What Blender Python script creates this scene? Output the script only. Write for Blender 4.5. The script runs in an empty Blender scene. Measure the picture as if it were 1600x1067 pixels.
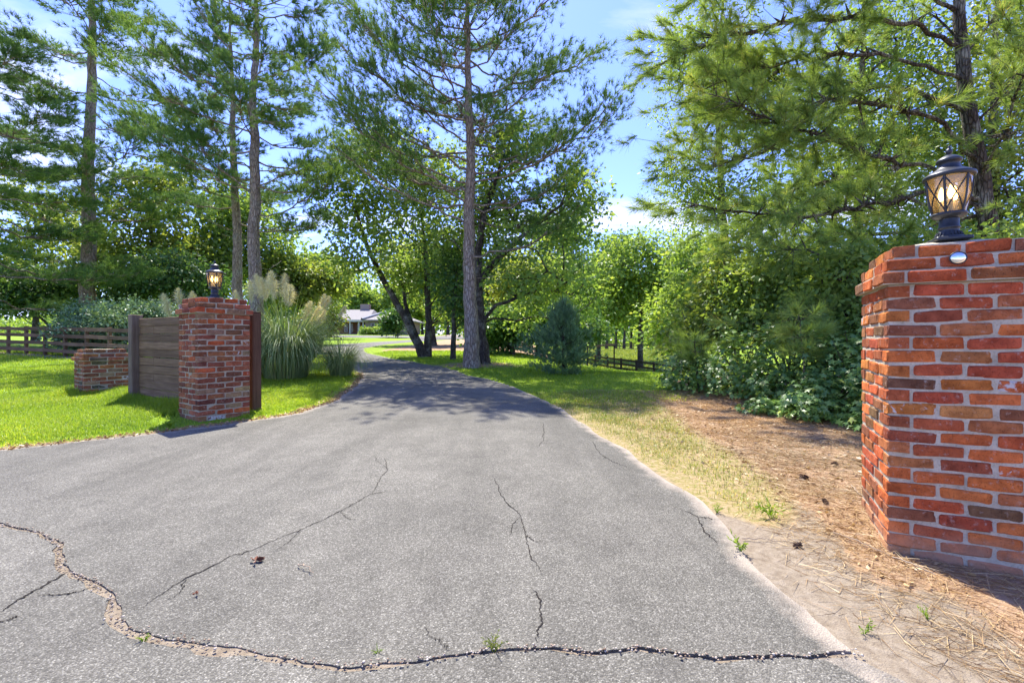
import bpy, math, random
import numpy as np
from math import radians, sin, cos, pi, sqrt
from mathutils import Vector, Matrix

S = bpy.context.scene
C = bpy.context.collection
RNG = np.random.default_rng(7)
random.seed(7)

# ------------------------------------------------------------------ camera
CAMZ = 1.25
F = 711.0                      # focal length in pixels of the 1600 wide photograph
cam = bpy.data.cameras.new('camera')
cam.lens = 16.0; cam.sensor_width = 36.0; cam.clip_end = 2000; cam.clip_start = 0.05
cam_o = bpy.data.objects.new('camera', cam); C.objects.link(cam_o)
cam_o.location = (0, 0, CAMZ); cam_o.rotation_euler = (radians(90), 0, 0)
S.camera = cam_o
# ------------------------------------------------------------------ light
SUN_EL = radians(62); SUN_AZ = radians(-17)       # azimuth from +Y towards +X
sd = Vector((sin(SUN_AZ)*cos(SUN_EL), cos(SUN_AZ)*cos(SUN_EL), sin(SUN_EL)))
sun = bpy.data.lights.new('sun', 'SUN'); sun.energy = 2.95; sun.angle = radians(0.53); sun.color = (1.0, 0.95, 0.86)
sun_o = bpy.data.objects.new('sun', sun); C.objects.link(sun_o)
sun_o.rotation_euler = (-sd).to_track_quat('-Z', 'Y').to_euler()
W = bpy.data.worlds.new('World'); S.world = W; W.use_nodes = True
nt = W.node_tree; nt.nodes.clear()
N = nt.nodes.new; L = nt.links.new
out = N('ShaderNodeOutputWorld'); bg = N('ShaderNodeBackground'); bg.inputs['Strength'].default_value = 0.15
sky = N('ShaderNodeTexSky'); sky.sky_type = 'NISHITA'; sky.sun_disc = False
sky.sun_elevation = SUN_EL; sky.sun_rotation = SUN_AZ
sky.air_density = 1.0; sky.dust_density = 0.35; sky.ozone_density = 2.0
tc = N('ShaderNodeTexCoord'); sep = N('ShaderNodeSeparateXYZ'); L(tc.outputs['Generated'], sep.inputs[0])
ad = N('ShaderNodeMath'); ad.operation = 'ADD'; ad.inputs[1].default_value = 0.22; L(sep.outputs['Z'], ad.inputs[0])
mx = N('ShaderNodeMath'); mx.operation = 'MAXIMUM'; mx.inputs[1].default_value = 0.05; L(ad.outputs[0], mx.inputs[0])
dx = N('ShaderNodeMath'); dx.operation = 'DIVIDE'; L(sep.outputs['X'], dx.inputs[0]); L(mx.outputs[0], dx.inputs[1])
dy = N('ShaderNodeMath'); dy.operation = 'DIVIDE'; L(sep.outputs['Y'], dy.inputs[0]); L(mx.outputs[0], dy.inputs[1])
cmb = N('ShaderNodeCombineXYZ'); L(dx.outputs[0], cmb.inputs[0]); L(dy.outputs[0], cmb.inputs[1])
mp = N('ShaderNodeMapping'); mp.inputs['Location'].default_value = (3.1, 1.7, 0); mp.inputs['Scale'].default_value = (0.55, 1.0, 1)
L(cmb.outputs[0], mp.inputs[0])
nz = N('ShaderNodeTexNoise'); nz.inputs['Scale'].default_value = 1.5; nz.inputs['Detail'].default_value = 8; nz.inputs['Roughness'].default_value = 0.55
nz.inputs['Distortion'].default_value = 0.4
L(mp.outputs[0], nz.inputs['Vector'])
cr = N('ShaderNodeValToRGB'); cr.color_ramp.elements[0].position = 0.54; cr.color_ramp.elements[0].color = (0, 0, 0, 1)
cr.color_ramp.elements[1].position = 0.74; cr.color_ramp.elements[1].color = (1, 1, 1, 1)
L(nz.outputs[0], cr.inputs[0])
mixc = N('ShaderNodeMix'); mixc.data_type = 'RGBA'
mixc.inputs[7].default_value = (3.0, 2.95, 2.9, 1)
tint = N('ShaderNodeMix'); tint.data_type = 'RGBA'; tint.blend_type = 'MULTIPLY'; tint.inputs[0].default_value = 1.0; tint.inputs[7].default_value = (0.385, 0.41, 0.72, 1)
L(sky.outputs[0], tint.inputs[6]); L(cr.outputs[0], mixc.inputs[0]); L(tint.outputs[2], mixc.inputs[6])
L(mixc.outputs[2], bg.inputs['Color']); L(bg.outputs[0], out.inputs[0])
S.view_settings.view_transform = 'Standard'; S.view_settings.look = 'None'
S.view_settings.gamma = 1.0; S.view_settings.exposure = 2.02
S.view_settings.use_curve_mapping = False
S.render.engine = 'CYCLES'
S.cycles.max_bounces = 8; S.cycles.transparent_max_bounces = 8; S.cycles.caustics_reflective = False; S.cycles.caustics_refractive = False

# ------------------------------------------------------------------ terrain height and helpers
def sm(a, b, x):
    t = np.clip((np.asarray(x, float)-a)/(b-a), 0, 1); return t*t*(3-2*t)
def g(X, Y):
    X = np.asarray(X, float); Y = np.asarray(Y, float)
    z = 0.028*np.maximum(Y-1.5, 0)*np.where(Y > 90, 1, 1)
    z = np.minimum(z, 2.45+0.002*np.maximum(Y-90, 0))
    z = z + 0.011*np.clip(-X-8, 0, 30)
    z = z - 2.9*sm(9, 37, Y)*sm(-1, 9, X - 0.02*np.maximum(Y-30, 0))
    return z
def gz(x, y): return float(g(x, y))
def w_at(px, Z, py=None):
    """world x (and z) of a photo pixel at a given depth"""
    x = (px-800)/F*Z
    return (x, Z) if py is None else (x, Z, CAMZ+(533-py)*Z/F)
def on_ground(px, py):
    lo, hi = 0.8, 140.0
    for _ in range(50):
        m = (lo+hi)/2
        yy = 533-(gz((px-800)/F*m, m)-CAMZ)*F/m
        if yy > py: lo = m
        else: hi = m
    return ((px-800)/F*lo, lo)

# ------------------------------------------------------------------ node material helpers
class NT:
    def __init__(s, name):
        s.m = bpy.data.materials.new(name); s.m.use_nodes = True
        s.t = s.m.node_tree; s.t.nodes.clear(); s.out = s.n('ShaderNodeOutputMaterial')
    def n(s, ty, **kw):
        o = s.t.nodes.new(ty)
        for k, v in kw.items(): setattr(o, k, v)
        return o
    def l(s, a, b): s.t.links.new(a, b)
    def val(s, sock, v):
        if hasattr(v, 'is_output') or isinstance(v, bpy.types.NodeSocket): s.l(v, sock)
        else: sock.default_value = v
    def coord(s, kind='Object'):
        return s.n('ShaderNodeTexCoord').outputs[kind]
    def pos(s): return s.n('ShaderNodeNewGeometry').outputs['Position']
    def map(s, v, scale=(1, 1, 1), loc=(0, 0, 0)):
        m = s.n('ShaderNodeMapping'); m.inputs['Scale'].default_value = scale; m.inputs['Location'].default_value = loc
        s.l(v, m.inputs[0]); return m.outputs[0]
    def noise(s, v, scale, detail=4, rough=0.55, dist=0):
        t = s.n('ShaderNodeTexNoise'); t.inputs['Scale'].default_value = scale; t.inputs['Detail'].default_value = detail
        t.inputs['Roughness'].default_value = rough; t.inputs['Distortion'].default_value = dist
        if v is not None: s.l(v, t.inputs['Vector'])
        return t.outputs[0]
    def voro(s, v, scale, feature='F1', out='Distance', rnd=1.0):
        t = s.n('ShaderNodeTexVoronoi', feature=feature); t.inputs['Scale'].default_value = scale; t.inputs['Randomness'].default_value = rnd
        if v is not None: s.l(v, t.inputs['Vector'])
        return t.outputs[out]
    def ramp(s, fac, stops, interp='LINEAR'):
        r = s.n('ShaderNodeValToRGB'); r.color_ramp.interpolation = interp
        e = r.color_ramp.elements
        while len(e) < len(stops): e.new(0.5)
        for i, (p, c) in enumerate(stops):
            e[i].position = p
            e[i].color = (c, c, c, 1) if isinstance(c, (int, float)) else (c[0], c[1], c[2], 1)
        s.l(fac, r.inputs[0]); return r.outputs[0]
    def mix(s, fac, a, b, mode='MIX'):
        m = s.n('ShaderNodeMix', data_type='RGBA', blend_type=mode)
        s.val(m.inputs[0], fac)
        for k, v in ((6, a), (7, b)):
            if isinstance(v, tuple) and len(v) == 3: v = (*v, 1)
            s.val(m.inputs[k], v)
        return m.outputs[2]
    def math(s, op, a, b=None, c=None, clamp=False):
        m = s.n('ShaderNodeMath', operation=op, use_clamp=clamp)
        s.val(m.inputs[0], a)
        if b is not None: s.val(m.inputs[1], b)
        if c is not None: s.val(m.inputs[2], c)
        return m.outputs[0]
    def attr(s, name, out='Fac'):
        a = s.n('ShaderNodeAttribute', attribute_name=name); return a.outputs[out]
    def bump(s, h, strength=0.5, dist=0.01):
        b = s.n('ShaderNodeBump'); b.inputs['Strength'].default_value = strength; b.inputs['Distance'].default_value = dist
        s.l(h, b.inputs['Height']); return b.outputs[0]
    def principled(s, color, rough=0.8, normal=None, spec=0.3, metal=0.0):
        p = s.n('ShaderNodeBsdfPrincipled')
        if isinstance(color, tuple) and len(color) == 3: color = (*color, 1)
        s.val(p.inputs['Base Color'], color); s.val(p.inputs['Roughness'], rough)
        p.inputs['Specular IOR Level'].default_value = spec; p.inputs['Metallic'].default_value = metal
        if normal is not None: s.l(normal, p.inputs['Normal'])
        s.l(p.outputs[0], s.out.inputs[0]); return p

def leaf_mat(name, stops, trans=0.45, rough=0.45, spec=0.35, tint=1.6):
    """foliage: colour picked per leaf, light passing through the blade"""
    m = NT(name)
    r = m.attr('rnd')
    col = m.ramp(r, [(p_, tuple(min(0.95, c_*tint) for c_ in cc)) for p_, cc in stops])
    big = m.noise(m.coord('Object'), 0.35, 2)
    col = m.mix(m.ramp(big, [(0.35, 0.0), (0.7, 1.0)]), m.mix(1.0, col, (0.72, 0.80, 0.75), 'MULTIPLY'), m.mix(1.0, col, (1.15, 1.12, 0.9), 'MULTIPLY'))
    p = m.n('ShaderNodeBsdfPrincipled'); m.l(col, p.inputs['Base Color']); p.inputs['Roughness'].default_value = rough
    p.inputs['Specular IOR Level'].default_value = spec
    t = m.n('ShaderNodeBsdfTranslucent')
    m.l(m.mix(1.0, col, (1.38, 1.22, 0.6), 'MULTIPLY'), t.inputs['Color'])
    x = m.n('ShaderNodeMixShader'); x.inputs[0].default_value = trans
    m.l(p.outputs[0], x.inputs[1]); m.l(t.outputs[0], x.inputs[2]); m.l(x.outputs[0], m.out.inputs[0])
    return m.m

M = {}
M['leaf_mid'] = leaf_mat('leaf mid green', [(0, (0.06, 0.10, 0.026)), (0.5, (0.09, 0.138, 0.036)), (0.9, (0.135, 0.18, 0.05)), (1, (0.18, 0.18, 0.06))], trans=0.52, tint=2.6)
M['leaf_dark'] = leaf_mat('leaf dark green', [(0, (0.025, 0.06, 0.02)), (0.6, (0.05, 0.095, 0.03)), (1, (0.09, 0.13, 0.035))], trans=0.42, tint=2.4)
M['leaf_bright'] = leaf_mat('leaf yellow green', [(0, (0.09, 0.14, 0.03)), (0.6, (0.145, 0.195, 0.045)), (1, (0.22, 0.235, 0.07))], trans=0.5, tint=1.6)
M['leaf_gum'] = leaf_mat('sweetgum leaf', [(0, (0.04, 0.08, 0.022)), (0.6, (0.065, 0.115, 0.027)), (0.93, (0.10, 0.15, 0.035)), (1, (0.2, 0.22, 0.05))], tint=2.7, trans=0.36, rough=0.38, spec=0.5)
M['leaf_grey'] = leaf_mat('grey green shrub leaf', [(0, (0.05, 0.09, 0.045)), (0.6, (0.085, 0.135, 0.075)), (1, (0.14, 0.19, 0.11))], tint=2.4, trans=0.25, rough=0.4, spec=0.5)
M['leaf_red'] = leaf_mat('green and reddish leaf', [(0, (0.05, 0.1, 0.02)), (0.7, (0.11, 0.16, 0.03)), (1, (0.26, 0.14, 0.04))], trans=0.4)
M['juniper'] = leaf_mat('juniper spray', tint=2.8, stops=[(0, (0.045, 0.08, 0.04)), (0.7, (0.08, 0.13, 0.065)), (1, (0.12, 0.17, 0.08))], trans=0.25)
M['needle'] = leaf_mat('pine needle', tint=2.3, stops=[(0, (0.035, 0.075, 0.025)), (0.6, (0.065, 0.115, 0.035)), (0.93, (0.10, 0.15, 0.05)), (1, (0.19, 0.13, 0.06))], trans=0.35, spec=0.15, rough=0.6)
M['needle_near'] = leaf_mat('long green pine needle', [(0, (0.062, 0.10, 0.03)), (0.5, (0.095, 0.142, 0.042)), (0.85, (0.135, 0.18, 0.055)), (1, (0.24, 0.17, 0.08))], tint=2.6, trans=0.45, spec=0.2, rough=0.55)
M['grass'] = leaf_mat('lawn grass', [(0, (0.09, 0.15, 0.012)), (0.5, (0.15, 0.225, 0.02)), (0.82, (0.2, 0.25, 0.035)), (1, (0.34, 0.29, 0.13))], trans=0.5, tint=1.95)
M['grass_dry'] = leaf_mat('dry verge grass', [(0, (0.11, 0.15, 0.025)), (0.45, (0.17, 0.2, 0.04)), (0.75, (0.28, 0.25, 0.09)), (1, (0.42, 0.33, 0.17))], trans=0.4)
M['pampas'] = leaf_mat('pampas blade', [(0, (0.09, 0.14, 0.06)), (0.6, (0.15, 0.21, 0.1)), (0.9, (0.22, 0.27, 0.15)), (1, (0.36, 0.31, 0.18))], trans=0.35)
M['plume'] = leaf_mat('cream plume', [(0, (0.68, 0.63, 0.46)), (1, (0.9, 0.86, 0.70))], trans=0.4, tint=1.0)
M['straw'] = leaf_mat('fallen pine straw', [(0, (0.23, 0.125, 0.06)), (0.5, (0.43, 0.27, 0.145)), (1, (0.64, 0.48, 0.30))], trans=0.15, tint=1.0)

def bark(name, c1, c2, c3):
    m = NT(name); co = m.coord('Object')
    v = m.map(co, (9, 9, 1.8)); n1 = m.noise(v, 1.6, 6, 0.65, 0.6)
    v2 = m.voro(m.map(co, (14, 14, 3.2)), 1.3, 'DISTANCE_TO_EDGE')
    plate = m.ramp(v2, [(0.0, 0.0), (0.16, 1.0)])
    n3 = m.noise(co, 2.2, 5, 0.6)
    col = m.ramp(n1, [(0.25, c1), (0.55, c2), (0.8, c3)])
    col = m.mix(m.ramp(n3, [(0.5, 0.0), (0.68, 0.65)]), col, (0.38, 0.38, 0.30))
    col = m.mix(plate, m.mix(1.0, col, (0.5, 0.47, 0.45), 'MULTIPLY'), col)
    h = m.math('ADD', plate, m.math('MULTIPLY', n1, 0.9))
    m.principled(col, 0.9, m.bump(h, 0.9, 0.03), 0.15); return m.m
M['bark_pine'] = bark('grey pine bark', (0.20, 0.15, 0.10), (0.40, 0.32, 0.235), (0.57, 0.50, 0.40))
M['bark_dark'] = bark('dark bark', (0.05, 0.04, 0.03), (0.10, 0.085, 0.065), (0.20, 0.175, 0.14))

# brick: tint comes from each brick object's own colour, alpha holds how much old paint clings to it
def brick_mat():
    m = NT('weathered brick'); oi = m.n('ShaderNodeObjectInfo')
    ofs = m.n('ShaderNodeVectorMath', operation='ADD'); m.l(m.coord('Object'), ofs.inputs[0])
    sc = m.n('ShaderNodeVectorMath', operation='SCALE'); cx = m.n('ShaderNodeCombineXYZ')
    m.l(oi.outputs['Random'], cx.inputs[0]); m.l(oi.outputs['Random'], cx.inputs[2]); m.l(cx.outputs[0], sc.inputs[0]); sc.inputs['Scale'].default_value = 37.0
    m.l(sc.outputs[0], ofs.inputs[1]); v = ofs.outputs[0]
    n1 = m.noise(v, 14, 5, 0.6); n2 = m.noise(v, 70, 4, 0.7); n3 = m.noise(v, 26, 6, 0.65, 0.5)
    col = m.mix(m.ramp(n1, [(0.32, 0.0), (0.7, 1.0)]), m.mix(1.0, oi.outputs['Color'], (0.62, 0.52, 0.5), 'MULTIPLY'), m.mix(1.0, oi.outputs['Color'], (1.18, 1.1, 1.05), 'MULTIPLY'))
    col = m.mix(m.ramp(n2, [(0.55, 0.0), (0.75, 0.5)]), col, m.mix(1.0, col, (0.55, 0.5, 0.48), 'MULTIPLY'))
    pit = m.voro(v, 120, 'F1', 'Distance'); n5 = m.noise(v, 7, 4, 0.6, 1.0)
    col = m.mix(m.ramp(pit, [(0.10, 0.75), (0.24, 0.0)]), col, m.mix(1.0, col, (0.4, 0.36, 0.34), 'MULTIPLY'))
    col = m.mix(m.ramp(n5, [(0.56, 0.0), (0.72, 0.75)]), col, m.mix(1.0, col, (0.5, 0.48, 0.5), 'MULTIPLY'))
    col = m.mix(m.ramp(m.noise(v, 34, 5, 0.7), [(0.58, 0.0), (0.70, 0.45)]), col, (0.50, 0.43, 0.36))
    # smears of mortar and paint, by brick
    thr = m.math('SUBTRACT', 0.80, m.math('MULTIPLY', oi.outputs['Alpha'], 0.36))
    sm_ = m.math('MULTIPLY', m.math('SUBTRACT', n3, thr), 14.0, clamp=True)
    col = m.mix(sm_, col, (0.52, 0.49, 0.45))
    z = m.n('ShaderNodeSeparateXYZ'); m.l(m.pos(), z.inputs[0])
    d = m.math('SUBTRACT', 0.20, z.outputs['Z']); d = m.math('ADD', d, m.math('MULTIPLY', m.noise(m.pos(), 9, 4), 0.22))
    d = m.math('MULTIPLY', m.math('SUBTRACT', d, 0.08), 5.0, clamp=True); d = m.math('MULTIPLY', d, 0.55)
    col = m.mix(d, col, (0.46, 0.34, 0.22))
    h = m.math('ADD', m.math('MULTIPLY', n1, 0.7), m.math('MULTIPLY', n2, 0.5))
    h = m.math('ADD', h, m.math('MULTIPLY', m.ramp(pit, [(0.05, 0.0), (0.28, 1.0)]), 0.5)); m.principled(col, 0.92, m.bump(h, 1.0, 0.008), 0.12); return m.m
M['brick'] = brick_mat()
def mortar_mat(name='grey mortar', k=1.0, wm=1.0):
    m = NT(name); p = m.pos()
    n1 = m.noise(p, 10, 5); n2 = m.noise(p, 95, 4, 0.7)
    col = m.ramp(n1, [(0.3, (0.38, 0.36, 0.32)), (0.55, (0.55, 0.52, 0.47)), (0.75, (0.64, 0.61, 0.57))])
    col = m.mix(m.ramp(n2, [(0.5, 0.0), (0.72, 0.55)]), col, (0.20, 0.18, 0.155))
    col = m.mix(1.0, col, (k, k*(0.94 if wm == 1 else 0.90), k*(0.78 if wm == 1 else 0.70)), 'MULTIPLY')
    m.principled(col, 0.95, m.bump(m.math('ADD', n2, n1), 0.9, 0.008), 0.1); return m.m
M['mortar'] = mortar_mat()
M['mortar_old'] = mortar_mat('brownish old mortar', 0.78, 0)
def wood_mat(name, c1, c2, c3, grain=(1.2, 26, 26)):
    m = NT(name); oi = m.n('ShaderNodeObjectInfo')
    a = m.n('ShaderNodeVectorMath', operation='ADD'); m.l(m.coord('Object'), a.inputs[0])
    cx = m.n('ShaderNodeCombineXYZ'); k = m.math('MULTIPLY', oi.outputs['Random'], 31.0)
    m.l(k, cx.inputs[0]); m.l(k, cx.inputs[1]); m.l(cx.outputs[0], a.inputs[1])
    n1 = m.noise(m.map(a.outputs[0], grain), 1.5, 6, 0.65, 0.4); n2 = m.noise(a.outputs[0], 2.3, 4)
    col = m.ramp(n1, [(0.25, c1), (0.5, c2), (0.8, c3)])
    col = m.mix(m.ramp(n2, [(0.35, 0.0), (0.7, 0.6)]), col, m.mix(1.0, col, (0.62, 0.58, 0.55), 'MULTIPLY'))
    rr = m.ramp(oi.outputs['Random'], [(0, 0.75), (1, 1.2)])
    col = m.mix(1.0, col, rr, 'MULTIPLY')
    m.principled(col, 0.85, m.bump(n1, 0.6, 0.004), 0.2); return m.m
M['wood_grey'] = wood_mat('weathered dark wood', (0.10, 0.058, 0.03), (0.20, 0.122, 0.066), (0.31, 0.21, 0.13))
M['wood_brown'] = wood_mat('dark brown stained wood', (0.06, 0.033, 0.02), (0.11, 0.06, 0.036), (0.16, 0.095, 0.06), (26, 26, 1.2))
M['wood_field'] = wood_mat('dark brown fence wood', (0.03, 0.02, 0.014), (0.06, 0.042, 0.03), (0.10, 0.075, 0.055))
M['wood_post'] = wood_mat('weathered post wood', (0.10, 0.07, 0.05), (0.20, 0.145, 0.105), (0.29, 0.225, 0.175), (26, 26, 1.2))

def simple(name, col, rough=0.6, metal=0.0, spec=0.4, bump=None):
    m = NT(name); n = m.noise(m.coord('Object'), bump or 20, 4)
    c = m.mix(m.ramp(n, [(0.35, 0.0), (0.7, 1.0)]), tuple(x*0.82 for x in col), tuple(min(1, x*1.12) for x in col))
    m.principled(c, rough, m.bump(n, 0.2, 0.003), spec, metal); return m.m
M['lamp_metal'] = simple('black lantern metal', (0.032, 0.036, 0.042), 0.42, 0.25, 0.5, 60)
M['chrome'] = simple('polished chrome', (0.85, 0.87, 0.88), 0.06, 1.0, 0.5, 3)
M['candle'] = simple('candle sleeve', (0.62, 0.58, 0.5), 0.5)
def glass_mat():
    m = NT('seeded lantern glass'); n = m.noise(m.coord('Object'), 45, 3)
    gl = m.n('ShaderNodeBsdfGlossy'); gl.inputs['Roughness'].default_value = 0.05; gl.inputs['Color'].default_value = (0.9, 0.92, 0.95, 1)
    tr = m.n('ShaderNodeBsdfTransparent'); tr.inputs['Color'].default_value = (0.93, 0.88, 0.76, 1)
    df = m.n('ShaderNodeBsdfTranslucent'); df.inputs['Color'].default_value = (0.8, 0.74, 0.6, 1)
    b = m.bump(n, 0.35, 0.004); m.l(b, gl.inputs['Normal'])
    a = m.n('ShaderNodeMixShader'); a.inputs[0].default_value = 0.22; m.l(tr.outputs[0], a.inputs[1]); m.l(df.outputs[0], a.inputs[2])
    fr = m.n('ShaderNodeFresnel'); fr.inputs['IOR'].default_value = 1.6; m.l(b, fr.inputs['Normal'])
    x = m.n('ShaderNodeMixShader'); m.l(fr.outputs[0], x.inputs[0]); m.l(a.outputs[0], x.inputs[1]); m.l(gl.outputs[0], x.inputs[2])
    m.l(x.outputs[0], m.out.inputs[0]); return m.m
M['glass'] = glass_mat()
def bulb_mat():
    m = NT('lit bulb'); e = m.n('ShaderNodeEmission'); e.inputs['Color'].default_value = (1.0, 0.58, 0.2, 1); e.inputs['Strength'].default_value = 4
    m.l(e.outputs[0], m.out.inputs[0]); return m.m
M['bulb'] = bulb_mat()

# ------------------------------------------------------------------ mesh helpers
def mesh_np(name, V, F_, mat, rnd=None, smooth=False):
    V = np.asarray(V, np.float32); F_ = np.asarray(F_, np.int32); k = F_.shape[1]; n = len(F_)
    me = bpy.data.meshes.new(name); me.vertices.add(len(V)); me.vertices.foreach_set('co', V.ravel())
    me.loops.add(n*k); me.loops.foreach_set('vertex_index', F_.ravel())
    me.polygons.add(n); me.polygons.foreach_set('loop_start', np.arange(0, n*k, k, dtype=np.int32))
    if smooth or rnd is None: me.polygons.foreach_set('use_smooth', np.full(n, bool(smooth)))
    me.update(calc_edges=True)
    if rnd is not None:
        a = me.attributes.new('rnd', 'FLOAT', 'POINT'); a.data.foreach_set('value', np.asarray(rnd, np.float32))
    me.materials.append(mat); return me
def link(name, me, parent=None, loc=None):
    o = bpy.data.objects.new(name, me); C.objects.link(o)
    if parent is not None: o.parent = parent
    if loc is not None: o.location = loc
    return o
def tag(o, label=None, cat=None, group=None, kind=None):
    if label: o['label'] = label
    if cat: o['category'] = cat
    if group: o['group'] = group
    if kind: o['kind'] = kind
    return o
def empty(name, loc, rz=0):
    o = bpy.data.objects.new(name, None); C.objects.link(o); o.location = loc; o.rotation_euler = (0, 0, rz); o.empty_display_size = 0.2; return o
def copy_tree(o, parent=None):
    c = o.copy(); C.objects.link(c); c.parent = parent
    for ch in list(o.children): copy_tree(ch, c)
    return c
BOXF = np.array([[0, 3, 2, 1], [4, 5, 6, 7], [0, 1, 5, 4], [1, 2, 6, 5], [2, 3, 7, 6], [3, 0, 4, 7]])
def box_v(c, s):
    x, y, z = c; a, b, h = s[0]/2, s[1]/2, s[2]/2
    return np.array([[x-a, y-b, z-h], [x+a, y-b, z-h], [x+a, y+b, z-h], [x-a, y+b, z-h], [x-a, y-b, z+h], [x+a, y-b, z+h], [x+a, y+b, z+h], [x-a, y+b, z+h]])
def bevel_box(s, bev, jit=0.0, rng=None):
    """chamfered box, 24 verts, jittered corners"""
    a, b, h = s[0]/2, s[1]/2, s[2]/2; V = []; idx = {}
    for sx in (-1, 1):
        for sy in (-1, 1):
            for sz in (-1, 1):
                k = bev*(1 if rng is None else rng.uniform(0.5, 1.9)); j = np.zeros(3) if rng is None else rng.normal(0, jit, 3)
                for ax in range(3):
                    p = np.array([sx*a, sy*b, sz*h])
                    for o in range(3):
                        if o != ax: p[o] -= (sx, sy, sz)[o]*k
                    idx[(sx, sy, sz, ax)] = len(V); V.append(p+j)
    polys = []
    for ax in range(3):
        o1, o2 = [i for i in range(3) if i != ax]
        for s_ in (-1, 1):
            q = []
            for (u, v) in ((-1, -1), (1, -1), (1, 1), (-1, 1)):
                k = [0, 0, 0]; k[ax] = s_; k[o1] = u; k[o2] = v; q.append(idx[(*k, ax)])
            polys.append(q)
    for ax in range(3):                                  # edges along axis ax
        o1, o2 = [i for i in range(3) if i != ax]
        for u in (-1, 1):
            for v in (-1, 1):
                q = []
                for (t, f) in ((-1, o1), (1, o1), (1, o2), (-1, o2)):
                    k = [0, 0, 0]; k[ax] = t; k[o1] = u; k[o2] = v; q.append(idx[(*k, f)])
                polys.append(q)
    for sx in (-1, 1):
        for sy in (-1, 1):
            for sz in (-1, 1): polys.append([idx[(sx, sy, sz, 0)], idx[(sx, sy, sz, 1)], idx[(sx, sy, sz, 2)]])
    return V, polys
def poly_mesh(name, V, polys, mat, smooth=False):
    import bmesh
    me = bpy.data.meshes.new(name); me.from_pydata([tuple(v) for v in V], [], polys)
    bm = bmesh.new(); bm.from_mesh(me); bmesh.ops.recalc_face_normals(bm, faces=bm.faces); bm.to_mesh(me); bm.free()
    if smooth: me.polygons.foreach_set('use_smooth', np.ones(len(me.polygons), dtype=bool))
    me.materials.append(mat); return me
def tube(P, R, sides=8, cap=True):
    P = np.asarray(P, float); n = len(P); R = np.broadcast_to(np.asarray(R, float), (n,))
    T = np.gradient(P, axis=0); T /= np.linalg.norm(T, axis=1)[:, None]+1e-9
    ref = np.array([1.0, 0.13, 0.07]) if abs(T[:, 0]).mean() < 0.8 else np.array([0.1, 1.0, 0.05])
    U = np.cross(T, ref); U /= np.linalg.norm(U, axis=1)[:, None]; Wv = np.cross(T, U)
    a = np.arange(sides)*2*pi/sides
    V = (P[:, None]+R[:, None, None]*(np.cos(a)[None, :, None]*U[:, None]+np.sin(a)[None, :, None]*Wv[:, None])).reshape(-1, 3)
    i = np.arange(n-1)[:, None]*sides; j = np.arange(sides)[None]; k = (j+1) % sides
    Q = np.stack([i+j, i+k, i+sides+k, i+sides+j], -1).reshape(-1, 4)
    return V, Q
def lathe(profile, sides=24):
    pr = np.asarray(profile, float); a = np.arange(sides)*2*pi/sides
    V = np.stack([pr[:, None, 0]*np.cos(a), pr[:, None, 0]*np.sin(a), np.repeat(pr[:, None, 1], sides, 1)], -1).reshape(-1, 3)
    i = np.arange(len(pr)-1)[:, None]*sides; j = np.arange(sides)[None]; k = (j+1) % sides
    return V, np.stack([i+j, i+k, i+sides+k, i+sides+j], -1).reshape(-1, 4)
def cat(parts):
    Vs, Fs, o = [], [], 0
    for V, Fc in parts:
        Vs.append(np.asarray(V, float)); Fs.append(np.asarray(Fc)+o); o += len(V)
    return np.concatenate(Vs), np.concatenate(Fs)
def unit(v): return v/(np.linalg.norm(v, axis=-1, keepdims=True)+1e-9)

def leaves(P, D, size, rng, wid=0.55, fold=0.25):
    """diamond leaves folded on the midrib: 4 verts, 2 tris"""
    n = len(P); D = unit(D); ref = unit(rng.normal(size=(n, 3))); S_ = unit(np.cross(D, ref)); Nn = np.cross(D, S_)
    s = np.broadcast_to(np.asarray(size, float), (n,))[:, None]
    b = P; t = P+D*s; mid = P+D*s*0.45
    l = mid+S_*s*wid/2+Nn*s*fold*0.5; r = mid-S_*s*wid/2+Nn*s*fold*0.5
    V = np.stack([b, r, t, l], 1).reshape(-1, 3); i = np.arange(n)[:, None]*4
    Fc = np.concatenate([i+np.array([0, 1, 2]), i+np.array([0, 2, 3])])
    return V, Fc, np.repeat(rng.random(n), 4)
def star_leaves(P, Nn, size, rng):
    """five pointed lobed leaves, a fan of ten triangles round the middle"""
    n = len(P); Nn = unit(Nn); U = unit(np.cross(Nn, rng.normal(size=(n, 3)))); Wv = np.cross(Nn, U)
    ang = np.radians([0, 27, 62, 95, 128, 180, 232, 265, 298, 333]); rad = np.array([1, .42, .92, .4, .72, .25, .72, .4, .92, .42])
    s = np.broadcast_to(np.asarray(size, float), (n,))[:, None, None]
    ring = P[:, None]+s*rad[None, :, None]*(np.cos(ang)[None, :, None]*U[:, None]+np.sin(ang)[None, :, None]*Wv[:, None])
    ring -= (s*0.22*(rad[None, :, None]**2))*Nn[:, None]
    V = np.concatenate([P[:, None], ring], 1).reshape(-1, 3); i = np.arange(n)[:, None]*11
    Fc = np.concatenate([i+np.array([0, 1+k, 1+(k+1) % 10]) for k in range(10)])
    return V, Fc, np.repeat(rng.random(n), 11)
def needles(P, D, length, width, rng, droop=0.0):
    n = len(P); D = unit(D); S_ = unit(np.cross(D, rng.normal(size=(n, 3))))
    ln = np.broadcast_to(np.asarray(length, float), (n,))[:, None]
    tip = P+D*ln; tip[:, 2] -= droop*ln[:, 0]
    V = np.stack([P-S_*width/2, P+S_*width/2, tip], 1).reshape(-1, 3)
    return V, np.arange(n*3).reshape(-1, 3), None
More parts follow.
